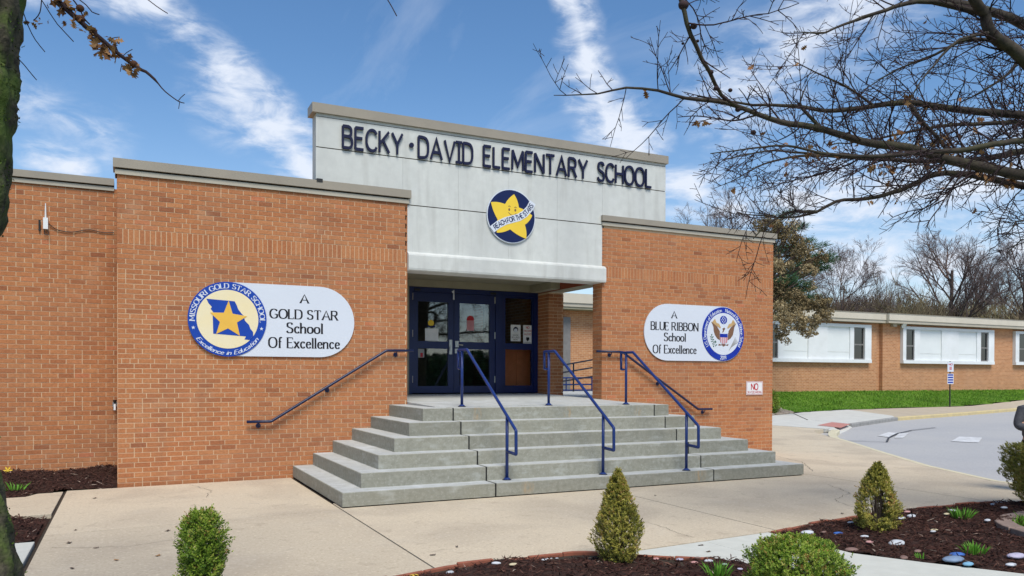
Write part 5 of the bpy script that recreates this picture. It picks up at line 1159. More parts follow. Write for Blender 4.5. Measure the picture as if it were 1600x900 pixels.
hdm.ball((cx_, cy_, cz_), .082, 16, 12, sc3=(.88, .95, 1.2)); hdm.ball((cx_+fx*.088, cy_+fy*.088, cz_-.02), .016, 8, 6, sc3=(1, 1, 1.3))
for s in (-1, 1): hdm.ball((cx_+lx*s*.078, cy_+ly*s*.078, cz_-.01), .02, 8, 6, sc3=(.6, .6, 1.2))
hdm.build('head', M['skin'], pe, smooth=True)
MB().ball((cx_-fx*.018, cy_-fy*.018, cz_+.022), .098, 16, 12, sc3=(.92, .98, 1.12)).build('hair', M['hair'], pe, smooth=True)
for s in (-1, 1):
    MB().ball((cx_+lx*s*.03+fx*.078, cy_+ly*s*.03+fy*.078, cz_+.008), .010, 8, 6).build('eye', M['ink'], pe)
MB().box(cx_+fx*.082-.018, cx_+fx*.082+.018, cy_+fy*.082-.008, cy_+fy*.082, cz_-.062, cz_-.056).build('mouth', M['pink_ink'], pe)
for s in (-1, 1):      # hands: palm, four curled fingers, thumb
    b0 = np.array(B(s*.10, .20, .862)); inn_ = np.array((lx*-s, ly*-s, 0)); fw_ = np.array((fx, fy, 0)); up_ = np.array((0, 0, 1.0))
    V = [b0, b0+inn_*.03+fw_*.02, b0+inn_*.055+fw_*.03]; E_ = [(0, 1), (1, 2)]; Rr = [(.017, .022), (.015, .030), (.012, .030)]
    for k in range(4):
        o_ = up_*(.024-.016*k); ln = (.030, .034, .032, .025)[k]; i = len(V); V += [V[2]+o_+fw_*.005, V[2]+o_+inn_*ln*.6+fw_*.012, V[2]+o_+inn_*ln+fw_*-.006]; E_ += [(2, i), (i, i+1), (i+1, i+2)]; Rr += [.0085, .0078, .007]
    i = len(V); V += [V[1]+up_*.026+fw_*-.005, V[1]+up_*.040+inn_*.022+fw_*-.010]; E_ += [(1, i), (i, i+1)]; Rr += [.009, .008]
    skin_obj('hand', V, E_, Rr, M['skin'], pe, 1)
for s in (-1, 1): MB().ball((PX+lx*s*.095+fx*.06, PY+ly*s*.095+fy*.06, .04), .06, 12, 8, sc3=(.8, 1.5, .65)).build('shoe', M['ink'], pe, smooth=True)
ph = MB().box(-.035, .035, -.004, .004, -.07, .07)
c0 = np.array((PX, PY, 0))+np.array(B(0.0, .235, .875)); v = []
for a, b, c in ph.v: v.append(c0+np.array((lx, ly, 0))*a*1.0+np.array((fx, fy, .0))*(b+c*.8)+np.array((0, 0, c*.55)))
ph.v = v; o = ph.build('phone', M['ink'], None, origin=tuple(c0)); tag(o, 'dark phone held in both hands by the person at the right edge', 'phone')
# ------------------------------------------------------------------ classroom wing
wing = empty('classroom_wing', (31, 13.3, .6), 'long low brick classroom wing with white window bays behind the lawn', 'school')
def wb(name, x0, x1, y0, y1, z0, z1, m_, par=wing): return MB().box(x0, x1, y0, y1, z0, z1).build(name, M[m_], par)
wb('wall', 20, 31.16, 13.38, 20, 0, 3.96, 'far_brick'); wb('wall', 31.16, 31.44, 13.46, 20, 0, 3.96, 'far_brick'); wb('wall', 31.44, 70, 13.28, 20, 0, 3.96, 'far_brick')
wb('wall', 12.2, 20, 12.55, 14, 0, 3.93, 'far_brick')
for x0, x1, y in ((20, 31.30, 12.98), (31.33, 50, 12.84), (50.03, 70, 12.84)):
    wb('fascia', x0, x1, y, 20.2, 4.10, 4.385, 'fascia'); wb('fascia_strip', x0, x1, y+.035, 20.1, 3.965, 4.097, 'coping2'); wb('roof_edge', x0, x1, y-.02, 20.2, 4.388, 4.41, 'coping')
wb('fascia', 11.9, 19.9, 11.9, 14, 4.06, 4.39, 'fascia'); wb('fascia_strip', 11.9, 19.9, 11.94, 14, 3.93, 4.055, 'coping2')
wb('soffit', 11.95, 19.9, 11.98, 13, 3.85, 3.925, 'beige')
wb('door_frame', 14.02, 14.32, 12.42, 12.56, .5, 3.60, 'greyframe'); wb('pane', 13.2, 14.02, 12.46, 12.56, .5, 3.60, 'glass_dark')
def bay(x0, x1, wins, pans, y=13.28):
    b = empty('window_bay', ((x0+x1)/2, y, 2.14), None, None); del_l(b); b.parent = wing; b.location = b.location-wing.location
    z0, z1 = 2.135, 3.865; g = MB(); yo = y-.16
    g.box(x0, x1, yo, y, z1-.13, z1); g.box(x0, x1, yo-.03, y, z0, z0+.15)
    edges = sorted([(a, c) for a, c in wins+pans]); cur = x0
    for a, c in edges: g.box(cur, a, yo+(.0 if cur == x0 else .035), y, z0+.152, z1-.132); cur = c
    g.box(cur, x1, yo, y, z0+.152, z1-.132); g.build('frame', M['white'], b)
    for a, c in pans: 
        MB().box(a, c, yo+.085, y, z0+.152, z1-.132).build('panel', M['white_panel'], b)
        MB().box(a+.02, c-.02, yo+.078, yo+.084, z0+.47, z0+.485).build('panel_seam', M['stucco'], b)
    for a, c in wins:
        MB().box(a, c, y-.045, y-.002, z0+.152, z1-.132).build('room', M['inner'], b)
        MB().box(a, c, y-.062, y-.056, z0+.152, z1-.132).build('pane', M['glass_dark'], b)
        f = MB()
        for q in ((a, a+.05, z0+.152, z1-.132), (c-.05, c, z0+.152, z1-.132), (a+.05, c-.05, z0+.152, z0+.20), (a+.05, c-.05, z1-.18, z1-.132), (a+.05, c-.05, 2.93, 2.99)): f.box(q[0], q[1], y-.10, y-.063, q[2], q[3])
        f.build('sash', M['greyframe'], b)
    return b
bay(23.85, 30.63, [(24.25, 25.0), (29.55, 30.22)], [(25.3, 26.75), (27.9, 29.3)], 13.38)
bay(32.62, 39.36, [(32.84, 33.46), (38.36, 38.92)], [(33.85, 35.4), (36.65, 38.05)])
bay(41.1, 47.85, [(41.4, 42.1), (46.8, 47.4)], [(42.4, 43.9), (45.1, 46.5)])
bay(15.4, 22.0, [(15.8, 16.5), (20.8, 21.5)], [(16.9, 18.3), (19.2, 20.5)], 12.55)
fl2 = empty('floodlight', (32.45, 13.1, 4.0), 'small white floodlight on the wing wall above the second window bay', 'lamp')
MB().box(31.95, 32.2, 13.12, 13.27, 3.83, 3.97).build('housing', M['coping2'], fl2); MB().tube([(32.5, 13.05, 3.93), (32.5, 12.98, 3.88)], [.10, .14], 10).build('lamp_head', M['white'], fl2); MB().box(32.2, 32.5, 13.18, 13.24, 3.9, 3.95).build('arm', M['coping2'], fl2)
# parking sign
sx_, sy_ = (31.692, 10.129); sz = terr(sx_, sy_)
ps = empty('parking_sign', (sx_, sy_, sz), 'thin post by the lawn carrying a white sign above a blue striped plate', 'sign')
MB().tube([(sx_, sy_, sz-.1), (sx_, sy_, sz+1.95)], .028, 8).build('post', M['dark_metal'], ps)
Af, Nf2 = (.8987, -.4386, 0), (-.4386, -.8987, 0)
def spl(x0, x1, z0, z1, m_, name, t0=.03, t1=.04): MB().plate([(x0, z0), (x1, z0), (x1, z1), (x0, z1)], (sx_, sy_, sz), Af, ZA, Nf2, t0, t1).build(name, M[m_], ps)
spl(-.13, .13, 1.50, 1.92, 'signwhite', 'upper_plate'); spl(-.13, .13, .98, 1.42, 'signwhite', 'lower_plate')
for k in range(4): spl(-.11, .11, 1.02+.105*k, 1.08+.105*k, 'seal_blue2', 'blue_stripe', .04, .043)
q = MB(); put_text(lambda k: q, 'NO', 'bold', np.array((sx_, sy_, sz+1.78))+np.array(Nf2)*0, Af, ZA, Nf2, .07, .04, .043, width=.15); q.build('lettering', M['red_ink'], ps)
MB().plate([(-.05, 1.58), (.05, 1.58), (.05, 1.72), (-.05, 1.72)], (sx_, sy_, sz), Af, ZA, Nf2, .04, .043).build('symbol', M['pink_ink'], ps)
# small clipped shrub and gravel at the corner behind the right wing
shx = (20.155, 8.872, 0.355)
bush('round_shrub', shx[0], shx[1], terr(shx[0], shx[1])-.05, .85, [(0, .30), (.3, .38), (.6, .38), (.9, .25), (1, .05)], 9000, 'box_green', 'small dark green shrub showing beyond the right end of the brick wing', seedv=21, leaf=.03)
gm = MB()
for i in range(700):
    ga, gb, gc = (19.593, 8.227), (21.482, 8.933), (23.117, 11.704); u_, v_ = rnd.random(), rnd.random(); u_, v_ = (u_, v_) if u_+v_ < 1 else (1-u_, 1-v_); x = ga[0]+(gb[0]-ga[0])*u_+(gc[0]-ga[0])*v_; y = ga[1]+(gb[1]-ga[1])*u_+(gc[1]-ga[1])*v_; s = rnd.uniform(.03, .08)
    gm.ball((x, y, terr(x, y)+.03), s, 5, 4, sc3=(1, .8, .6))
tag(gm.build('gravel', M['gravelstone'], None), 'pale river gravel at the lawn corner beyond the right brick wing', 'gravel', kind='stuff')
# ------------------------------------------------------------------ tree builder
class Tubes:
    def __init__(s): s.V = []; s.F = []; s.n = 0
    def add(s, P, R, k):
        v, f = tube_vf(P, R, k, False); s.V.append(np.array(v)); s.F.append(np.array(f)+s.n); s.n += len(v)
    def build(s, name, m_, parent, smooth=True):
        if not s.V: return None
        return mesh(name, np.concatenate(s.V), np.concatenate(s.F).tolist(), m_, parent, smooth=smooth)
def wobble(g, p0, d, ln, n, jit, up=0.0):
    P = [np.array(p0, float)]; d = np.array(d, float)
    for i in range(n):
        d = d+g.normal(0, jit, 3)+np.array((0, 0, up)); d /= np.linalg.norm(d); P.append(P[-1]+d*ln/n)
    return P, d
def perp(g, d, ang):
    r = g.normal(0, 1, 3); r -= d*(r@d); r /= np.linalg.norm(r); return d*math.cos(ang)+r*math.sin(ang)
def grow(g, T, p0, d, ln, r0, lev, maxlev, spec, tips=None):
    """spec per level: (children, length ratio, angle, jitter, upward pull, segments, sides)"""
    nc, lr, an, jit, up, sg, sd = spec[lev]
    P, d2 = wobble(g, p0, d, ln, sg, jit, up); R = np.linspace(r0, r0*(.35 if lev < maxlev else .4), len(P)); T[min(lev, len(T)-1)].add(P, R, sd)
    if lev == maxlev:
        if tips is not None: tips.append(P[-1])
        return
    for c in range(nc):
        t = (.25 if lev else .32)+(.75 if lev else .66)*(c+g.uniform(.1, .9))/nc; i = min(len(P)-2, int(t*(len(P)-1))); fr = t*(len(P)-1)-i; q = P[i]*(1-fr)+P[i+1]*fr; dd = P[i+1]-P[i]; dd /= np.linalg.norm(dd)
        grow(g, T, q, perp(g, dd, an*g.uniform(.65, 1.3)), ln*lr*g.uniform(.7, 1.15)*(1.15-.5*t), max(.0075, r0*(.52-.25*t)), lev+1, maxlev, spec, tips)
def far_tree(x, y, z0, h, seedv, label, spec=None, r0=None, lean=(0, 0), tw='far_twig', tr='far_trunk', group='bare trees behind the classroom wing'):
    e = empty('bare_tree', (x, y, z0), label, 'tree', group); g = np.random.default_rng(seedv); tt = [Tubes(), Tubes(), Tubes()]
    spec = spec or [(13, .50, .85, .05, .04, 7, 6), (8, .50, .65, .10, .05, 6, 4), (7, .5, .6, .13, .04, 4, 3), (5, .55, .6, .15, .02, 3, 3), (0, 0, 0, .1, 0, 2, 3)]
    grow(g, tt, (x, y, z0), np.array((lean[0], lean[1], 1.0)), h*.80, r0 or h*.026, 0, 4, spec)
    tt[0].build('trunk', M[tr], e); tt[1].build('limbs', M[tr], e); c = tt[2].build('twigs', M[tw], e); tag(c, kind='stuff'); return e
def ZW(x, y, Z): return None
tree_spec_fork = [(11, .66, .78, .04, .05, 6, 6), (10, .52, .6, .09, .05, 6, 4), (8, .5, .6, .13, .03, 4, 3), (7, .6, .6, .15, .02, 3, 3), (0, 0, 0, .1, 0, 2, 3)]
for (p, top, seedv, lab, sp, r0) in (
   ((42.339, 25.352, 4.386), 9.9, 41, 'slender bare tree standing alone just right of the pine', tree_spec_fork, .12),
   ((53.977, 26.355, 4.974), 12.6, 42, 'largest bare tree with thick forking limbs behind the wing roof', tree_spec_fork, .28),
   ((59.997, 27.870, 5.219), 11.4, 43, 'bare tree with spreading limbs right of the largest one', tree_spec_fork, .22),
   ((61.302, 25.006, 5.111), 12.6, 44, 'bare tree cut by the right edge of the photo', tree_spec_fork, .22),
   ((30.647, 22.152, 3.929), 11.4, 45, 'bare tree rising behind the right brick wing', tree_spec_fork, .16),
   ((35.697, 24.140, 4.155), 10.8, 46, 'tall thin bare tree behind the tan leaved one', None, .13),
   ((30.800, 28.757, 4.243), 12.6, 47, 'bare tree top showing at the right edge of the white wall', None, .12),
   ((35.753, 31.907, 4.520), 12.4, 48, 'small bare tree top just above the right brick wing', None, .10)):
    far_tree(p[0], p[1], .3, top/1.12, seedv, lab, sp, r0)
# upright brushy shrub trees in the middle
for i, (p, hh) in enumerate((((43.850, 22.388, 4.287), 7.3), ((44.235, 24.427, 4.393), 5.6), ((48.412, 24.615, 4.511), 6.2))):
    e = empty('brushy_tree', (p[0], p[1], .3), ['broad olive brown brushy tree left of the largest bare tree', 'lower brushy shrub at the left foot of the broad one', 'brushy shrub between the broad one and the largest bare tree'][i], 'tree', 'brushy trees behind the wing')
    g = np.random.default_rng(60+i); t = Tubes()
    for k in range(46):
        a = g.uniform(0, 6.28); d = np.array((math.cos(a)*.55, math.sin(a)*.55, 1)); d /= np.linalg.norm(d)
        P, _ = wobble(g, (p[0]+g.normal(0, .5), p[1]+g.normal(0, .5), .3), d*np.array((g.uniform(.2, 1.3),)*2+(1,)), hh*g.uniform(.7, 1.15), 7, .05, .02); t.add(P, np.linspace(.03, .006, len(P)), 3)
        for c in range(16):
            i_ = g.integers(2, 7); Q, _ = wobble(g, P[i_], perp(g, (P[i_]-P[i_-1])/np.linalg.norm(P[i_]-P[i_-1]), .5), hh*.16, 3, .15, .03); t.add(Q, [.013, .010, .007, .005], 3)
    tag(t.build('stems', mat('brush_stems', (.21, .185, .10), (.13, .10, .06), .7, .95), e), kind='stuff')
# tangled thicket on the skyline
V = []; tn = []
g = np.random.default_rng(77); F_ = []
zone = [((22.065, 44.155, 4.735), (45.248, 32.839, 4.813)), ((42.240, 29.854, 4.594), (56.184, 27.502, 4.850)), ((56.184, 27.502, 4.850), (82.000, 21.581, 5.251))]
for a, b in zone:
    n = 30000
    t = g.random(n); dpt = g.uniform(-3, 5, n); bx_ = a[0]+(b[0]-a[0])*t; by_ = a[1]+(b[1]-a[1])*t; ux, uy = .4386, .8987
    X_ = bx_+ux*dpt; Y_ = by_+uy*dpt; top = 6.3+.5*np.sin(t*21+a[0])+.4*np.sin(t*53)+.4*g.normal(0, .6, n); z = g.uniform(.35, 1, n)*top; L_ = g.uniform(.5, 1.5, n)
    dv = g.normal(0, .55, (n, 3)); dv[:, 2] = np.abs(dv[:, 2])+.5; dv /= np.linalg.norm(dv, axis=1)[:, None]; w = g.uniform(.012, .034, n); c = len(V)
    P0 = np.stack([X_, Y_, z], 1); P1_ = P0+dv*L_[:, None]; S_ = np.stack([.8987*w, -.4386*w, 0*w], 1)
    for arr in zip(P0-S_, P0+S_, P1_): V += [arr[0], arr[1], arr[2]]
    F_ += (np.arange(n)[:, None]*3+np.arange(3)+c).tolist(); tn += np.clip(g.beta(2, 2, n)*.8+.25*np.sin(t*11+1), 0, 1).tolist()
th_ = mesh('thicket', np.array(V), F_, M['thicket'], None, tn); tag(th_, 'brown tangled thicket along the skyline behind the wing roof', 'thicket', kind='stuff')
hb_ = MB(); hp = [(19.449, 52.113, 5.039), (48.318, 38.021, 5.137), (64.651, 32.276, 5.297), (91.925, 25.644, 5.702)]
v = []; nseg = 60
for i in range(nseg+1):
    t = i/nseg*3; k = min(2, int(t)); a, b = np.array(hp[k]), np.array(hp[k+1]); p = a*(1-(t-k))+b*(t-k); hgt = 6.0+.4*math.sin(i*.9)+.3*math.sin(i*2.3)
    v += [(p[0], p[1], -.4), (p[0], p[1], hgt), (p[0]+12, p[1]+25, hgt*.9), (p[0]+12, p[1]+25, -.4)]
f = []
for i in range(nseg): f += [(i*4, i*4+4, i*4+5, i*4+1), (i*4+1, i*4+5, i*4+6, i*4+2)]
tag(mesh('wooded_rise', v, f, mat('wooded_bank', (.105, .075, .05), (.06, .042, .03), .9, 1, .3, 3)), kind='structure')
# tree that kept its tan leaves, and the pine behind it
def leafcloud(name, blobs, n, size, matn, parent, seedv, droop=0.0):
    g = np.random.default_rng(seedv); V = []; tone = []
    wts = np.array([b[3]**1.3 for b in blobs]); ks = g.choice(len(blobs), n, p=wts/wts.sum())
    C_ = np.array([b[:3] for b in blobs])[ks]; r = np.array([b[3] for b in blobs])[ks]
    dv = g.normal(0, 1, (n, 3)); dv /= np.linalg.norm(dv, axis=1)[:, None]; P = C_+dv*(r*g.uniform(.25, 1.05, n)**.7)[:, None]*np.array((1, 1, .85))
    a = g.normal(0, 1, (n, 3)); a /= np.linalg.norm(a, axis=1)[:, None]; b = np.cross(a, g.normal(0, 1, (n, 3))); b /= np.linalg.norm(b, axis=1)[:, None]; s = size*g.uniform(.6, 1.4, n)[:, None]
    Q = np.empty((n, 4, 3)); Q[:, 0] = P-a*s; Q[:, 1] = P+b*s*.5; Q[:, 2] = P+a*s; Q[:, 3] = P-b*s*.5
    tone = np.clip(g.beta(2, 2, n)+.25*np.sin(P[:, 0]*2.1+P[:, 2]*3+seedv), 0, 1)
    return tag(mesh(name, Q.reshape(-1, 3), (np.arange(n)[:, None]*4+np.arange(4)).tolist(), M[matn], parent, tone), kind='stuff')
tb_p = (19.836, 9.037, 1.247); tb = (tb_p[0], tb_p[1], terr(tb_p[0], tb_p[1]))
tl_ = empty('tan_leaved_tree', tb, 'small tree still full of tan dead leaves beyond the right brick wing', 'tree')
blobs = []
g = np.random.default_rng(5); anchors = []
for c in ((20.136, 8.395, 6.730)+(.35,), (20.620, 8.376, 6.218)+(.55,), (20.823, 8.048, 5.637)+(.60,), (19.985, 8.230, 5.278)+(.4,), (20.365, 8.831, 5.933)+(.6,), (20.825, 7.595, 5.038)+(.25,), (20.244, 7.759, 4.270)+(.55,), (20.436, 7.327, 3.858)+(.42,), (19.983, 8.218, 4.082)+(.5,), (20.526, 7.055, 3.377)+(.30,), (20.052, 7.285, 3.270)+(.35,), (19.578, 7.517, 3.374)+(.30,), (20.279, 7.171, 2.997)+(.28,), (20.015, 7.529, 3.602)+(.45,), (20.621, 7.011, 3.588)+(.30,), (20.717, 6.969, 4.011)+(.25,), (19.578, 7.514, 3.058)+(.35,), (21.314, 7.805, 5.420)+(.30,), (19.837, 8.518, 4.648)+(.6,), (20.105, 8.965, 6.602)+(.5,), (19.803, 9.103, 5.708)+(.6,)):
    for k in range(9):
        d = g.normal(0, c[3]*.45, 3); blobs.append((c[0]+d[0], c[1]+d[1], c[2]+d[2], c[3]*g.uniform(.3, .62))); anchors.append(blobs[-1][:3])
leafcloud('leaves', blobs, 21000, .042, 'tanleaf', tl_, 31)
T1 = Tubes(); tb_ = np.array(tb); T1.add([tb_, tb_+(0, 0, 2), tb_+(.1, .1, 4), tb_+(0, .1, 6)], [.16, .13, .09, .03], 8); T1.build('trunk', M['far_trunk'], tl_)
T2 = Tubes()
for a in anchors[::2]:
    a = np.array(a)
    if a[2] < 4.3: continue
    s_ = tb_+np.array((0, 0, max(1.5, (a[2]-tb_[2])*.75))); T2.add([s_, (s_+a)/2+g.normal(0, .1, 3), a], [.05, .03, .012], 4)
T2.build('limbs', M['far_trunk'], tl_)
pb_q = (22.888, 11.998, 1.206); pb = (pb_q[0], pb_q[1], .3); pn = empty('pine_tree', pb, 'dark green pine reaching out from behind the tan leaved tree', 'tree'); pb_ = np.array(pb)
T1 = Tubes(); T1.add([pb_, pb_+(0, 0, 4), pb_+(0, 0, 7.3)], [.2, .14, .03], 8); T1.build('trunk', M['far_trunk'], pn)
bl = []; T2 = Tubes()
for e_, n_ in (((24.348, 9.669, 5.976), 12), ((23.456, 8.992, 5.992), 9), ((20.017, 7.542, 4.834), 9), ((20.437, 7.335, 4.623), 9), ((20.784, 7.383, 4.219), 7), ((19.673, 7.709, 4.748), 7), ((24.551, 10.124, 5.727), 8), ((24.704, 10.612, 6.298), 7), ((25.423, 10.823, 6.785), 5), ((24.552, 11.257, 7.549), 6), ((24.083, 10.343, 4.934), 6), ((24.389, 10.772, 6.876), 7), ((22.575, 10.521, 4.753), 8), ((23.013, 10.312, 5.119), 8), ((23.100, 11.398, 6.620), 6), ((24.661, 11.767, 8.215), 5)):
    e_ = np.array(e_); s_ = pb_+np.array((0, 0, e_[2]-pb_[2]-.6)); T2.add([s_, (s_+e_)/2-(0, 0, .1), e_], [.05, .035, .01], 4)
    for k in range(n_):
        t = .35+.65*k/n_; q = s_+(e_-s_)*t; bl.append((q[0], q[1], q[2]+.04, .26*(1.15-.5*t)))
T2.build('limbs', M['far_trunk'], pn)
gg = np.random.default_rng(9); n = 16000; ks = gg.integers(0, len(bl), n); C_ = np.array([b[:3] for b in bl])[ks]; r = np.array([b[3] for b in bl])[ks]
P = C_+gg.normal(0, .55, (n, 3))*r[:, None]*np.array((1.3, 1.3, .7)); a = gg.normal(0, .5, (n, 3))+np.array((.6, -.3, .35)); a /= np.linalg.norm(a, axis=1)[:, None]; b = np.cross(a, gg.normal(0, 1, (n, 3))); b /= np.linalg.norm(b, axis=1)[:, None]
Q = np.stack([P-b*.010, P+b*.010, P+a*.15], 1); tag(mesh('needles', Q.reshape(-1, 3), (np.arange(n)[:, None]*3+np.arange(3)).tolist(), M['pine'], pn, gg.beta(2, 2, n)), kind='stuff')
# ------------------------------------------------------------------ oak overhead at right
oak = empty('oak_tree', (8.62, -7.78, 0), 'bare winter oak whose long branches reach in from the right', 'tree')
gk = np.random.default_rng(123)
tp = [(8.62, -7.78, -.1), (8.62, -7.78, .35), (8.66, -7.75, 1.4), (8.72, -7.70, 2.8), (8.78, -7.66, 4.2), (8.80, -7.6, 5.6), (8.7, -7.5, 7.5)]
MB().tube(tp, [.36, .26, .23, .21, .18, .13, .05], 18).build('trunk', M['limb'], oak, smooth=True)
TL, TT, LV, GA = Tubes(), Tubes(), [], []
limbs = [
 ([(8.74, -7.68, 2.9), (8.750, -7.108, 4.189), (8.294, -6.996, 4.181), (7.673, -6.805, 4.191), (7.066, -6.619, 4.238), (6.759, -6.469, 4.199), (6.423, -6.306, 4.153), (5.966, -6.194, 4.162), (5.541, -6.098, 4.139), (5.292, -5.976, 4.182), (4.994, -5.942, 4.188)], .060, .008),
 ([(8.72, -7.70, 2.7), (8.216, -7.412, 3.396), (7.782, -7.311, 3.443), (7.168, -7.233, 3.480), (6.767, -7.148, 3.534), (6.395, -7.077, 3.597), (6.077, -7.033, 3.590), (5.893, -6.943, 3.641), (5.584, -6.903, 3.688), (5.193, -6.823, 3.716), (5.015, -6.735, 3.787), (4.679, -6.682, 3.851), (4.308, -6.612, 3.853), (4.111, -6.515, 3.911), (3.818, -6.484, 3.901), (3.605, -6.380, 3.852), (3.278, -6.221, 3.836)], .070, .003),
 ([(8.70, -7.72, 2.4), (8.962, -6.997, 3.406), (8.497, -6.880, 3.502), (7.940, -6.719, 3.595), (7.506, -6.618, 3.581), (7.154, -6.559, 3.427), (6.757, -6.479, 3.300), (6.341, -6.387, 3.233), (6.088, -6.377, 3.111), (5.763, -6.330, 3.035), (5.567, -6.234, 3.053), (5.251, -6.191, 3.056)], .055, .004),
 ([(6.088, -6.377, 3.111), (5.818, -6.468, 3.075), (5.608, -6.477, 3.036), (5.396, -6.486, 2.933), (5.322, -6.451, 2.857), (5.182, -6.495, 2.764)], .018, .004),
 ([(8.75, -7.68, 3.3), (7.791, -7.643, 4.034), (7.272, -7.609, 4.344), (7.150, -7.548, 4.457), (6.904, -7.538, 4.538), (6.859, -7.514, 4.700), (6.682, -7.538, 4.775), (6.524, -7.457, 5.105)], .075, .04),
 ([(9.535, -6.925, 5.010), (8.807, -6.678, 5.326), (8.360, -6.682, 5.344), (7.932, -6.584, 5.396), (7.648, -6.556, 5.394), (7.130, -6.413, 5.508)], .060, .03),
 ([(6.859, -7.514, 4.700), (6.661, -7.305, 4.824), (6.421, -7.187, 4.857), (6.084, -7.136, 4.731), (5.908, -7.050, 4.669), (5.601, -7.013, 4.529), (5.472, -6.951, 4.478), (5.283, -6.859, 4.494)], .028, .004),
 ([(7.150, -7.548, 4.457), (7.057, -7.278, 4.615), (6.742, -7.126, 4.468), (6.514, -6.905, 4.360), (6.248, -6.777, 4.181)], .020, .004),
 ([(6.904, -7.538, 4.538), (6.477, -7.554, 4.390), (6.331, -7.484, 4.237), (6.093, -7.482, 4.009), (5.997, -7.437, 3.821)], .016, .004),
 ([(3.924, -6.859, 4.833), (4.032, -6.916, 4.482), (4.073, -6.938, 4.301), (4.200, -6.890, 4.162), (4.368, -6.862, 3.996), (4.587, -6.748, 3.881), (4.811, -6.747, 3.792)], .020, .014),
 ([(9.907, -6.669, 4.332), (9.112, -6.503, 4.353), (8.578, -6.355, 4.320), (8.061, -6.214, 4.252), (7.410, -6.010, 4.094), (6.865, -5.856, 3.994)], .034, .006),
 ([(7.730, -7.841, 3.567), (7.169, -7.678, 3.593), (6.843, -7.631, 3.534), (6.620, -7.523, 3.484), (6.183, -7.421, 3.432), (5.792, -7.230, 3.393), (5.322, -7.112, 3.401), (5.006, -7.069, 3.425), (4.722, -6.931, 3.403), (4.438, -6.792, 3.360)], .032, .004),
 ([(10.341, -6.437, 4.251), (9.520, -6.260, 4.161), (8.961, -6.211, 4.022), (8.245, -6.085, 3.929), (7.214, -5.804, 3.907), (6.574, -5.603, 3.939), (6.222, -5.543, 3.924), (5.756, -5.428, 3.800)], .045, .005),
 ([(6.821, -5.724, 3.899), (6.553, -5.705, 3.877), (6.149, -5.620, 3.761), (5.861, -5.593, 3.607), (5.592, -5.463, 3.473)], .016, .003),
 ([(5.584, -6.903, 3.688), (5.469, -6.846, 3.811), (5.409, -6.815, 3.922), (5.469, -6.843, 4.091)], .016, .004),
 ([(7.066, -6.619, 4.238), (7.179, -6.676, 4.048), (7.321, -6.747, 3.891), (7.406, -6.791, 3.733), (7.349, -6.764, 3.593)], .022, .012),
 ([(8.382, -7.498, 2.940), (7.679, -7.377, 2.992), (7.497, -7.400, 2.930), (7.417, -7.362, 2.812)], .016, .004),
 ([(8.599, -7.384, 2.724), (7.835, -7.344, 2.829), (7.726, -7.291, 2.798), (7.627, -7.244, 2.689)], .014, .004),
 ([(8.221, -7.621, 4.824), (7.790, -7.412, 4.703), (7.573, -7.310, 4.402), (7.259, -7.270, 4.185), (7.046, -7.168, 4.066)], .028, .006),
 ([(6.759, -6.469, 4.199), (6.472, -6.439, 4.326), (6.168, -6.401, 4.413), (5.891, -6.264, 4.566)], .014, .004),
]
limbs += [([(8.74, -7.70, 3.0), (9.8, -9.2, 3.4), (11.2, -11.2, 3.6), (12.2, -13.0, 3.7)], .06, .01), ([(8.76, -7.68, 3.6), (10.6, -9.0, 4.2), (12.4, -10.6, 4.4), (13.6, -12.2, 4.8)], .06, .01), ([(8.72, -7.70, 3.3), (9.2, -9.8, 3.9), (9.9, -12.2, 4.1), (10.2, -14.4, 4.6)], .06, .01),
 ([(8.78, -7.66, 4.4), (10.2, -10.0, 5.0), (11.4, -12.4, 5.2)], .05, .01), ([(8.76, -7.68, 2.8), (10.8, -8.4, 3.0), (12.9, -9.6, 3.2), (14.2, -10.8, 3.5)], .05, .01), ([(8.78, -7.66, 4.6), (8.2, -10.0, 5.4), (8.4, -12.0, 6.0)], .05, .01)]
lead = [(oak_i, P) for oak_i, P in enumerate(limbs)]
Fw = np.array(Fv)
def smooth_path(P, g, amp):
    P = [np.array(p, float) for p in P]; out = []
    for i in range(len(P)-1):
        p0 = P[max(i-1, 0)]; p1, p2 = P[i], P[i+1]; p3 = P[min(i+2, len(P)-1)]; n = max(2, int(np.linalg.norm(p2-p1)/.10))
        for k in range(n):
            t = k/n; out.append(.5*((2*p1)+(-p0+p2)*t+(2*p0-5*p1+4*p2-p3)*t*t+(-p0+3*p1-3*p2+p3)*t**3)+g.normal(0, amp, 3)*(.5 if i else .1))
    out.append(P[-1]); return out
def twig(g, p, d, ln, r, lev):
    """crooked oak twig with side shoots"""
    n = max(3, int(ln/.075)); P, _ = wobble(g, p, d, ln, n, .13 if lev else .09, .012); TT.add(P, np.linspace(r, max(.0024, r*.45), len(P)), 4 if lev == 0 else 3)
    if lev < 3:
        nc = int(ln/(.12 if lev == 0 else .105))+1; sgn = 1
        for c in range(nc):
            t = .18+.8*(c+g.uniform(0, .8))/nc; i = min(len(P)-2, int(t*(len(P)-1))); dd = P[i+1]-P[i]; dd /= np.linalg.norm(dd)
            twig(g, P[i], perp(g, dd, g.uniform(.55, 1.1)), ln*g.uniform(.22, .52)*(1.15-.4*t), max(.0030, r*.62), lev+1) if ln > .12 else None
    elif g.random() < .02: LV.append(P[-1])
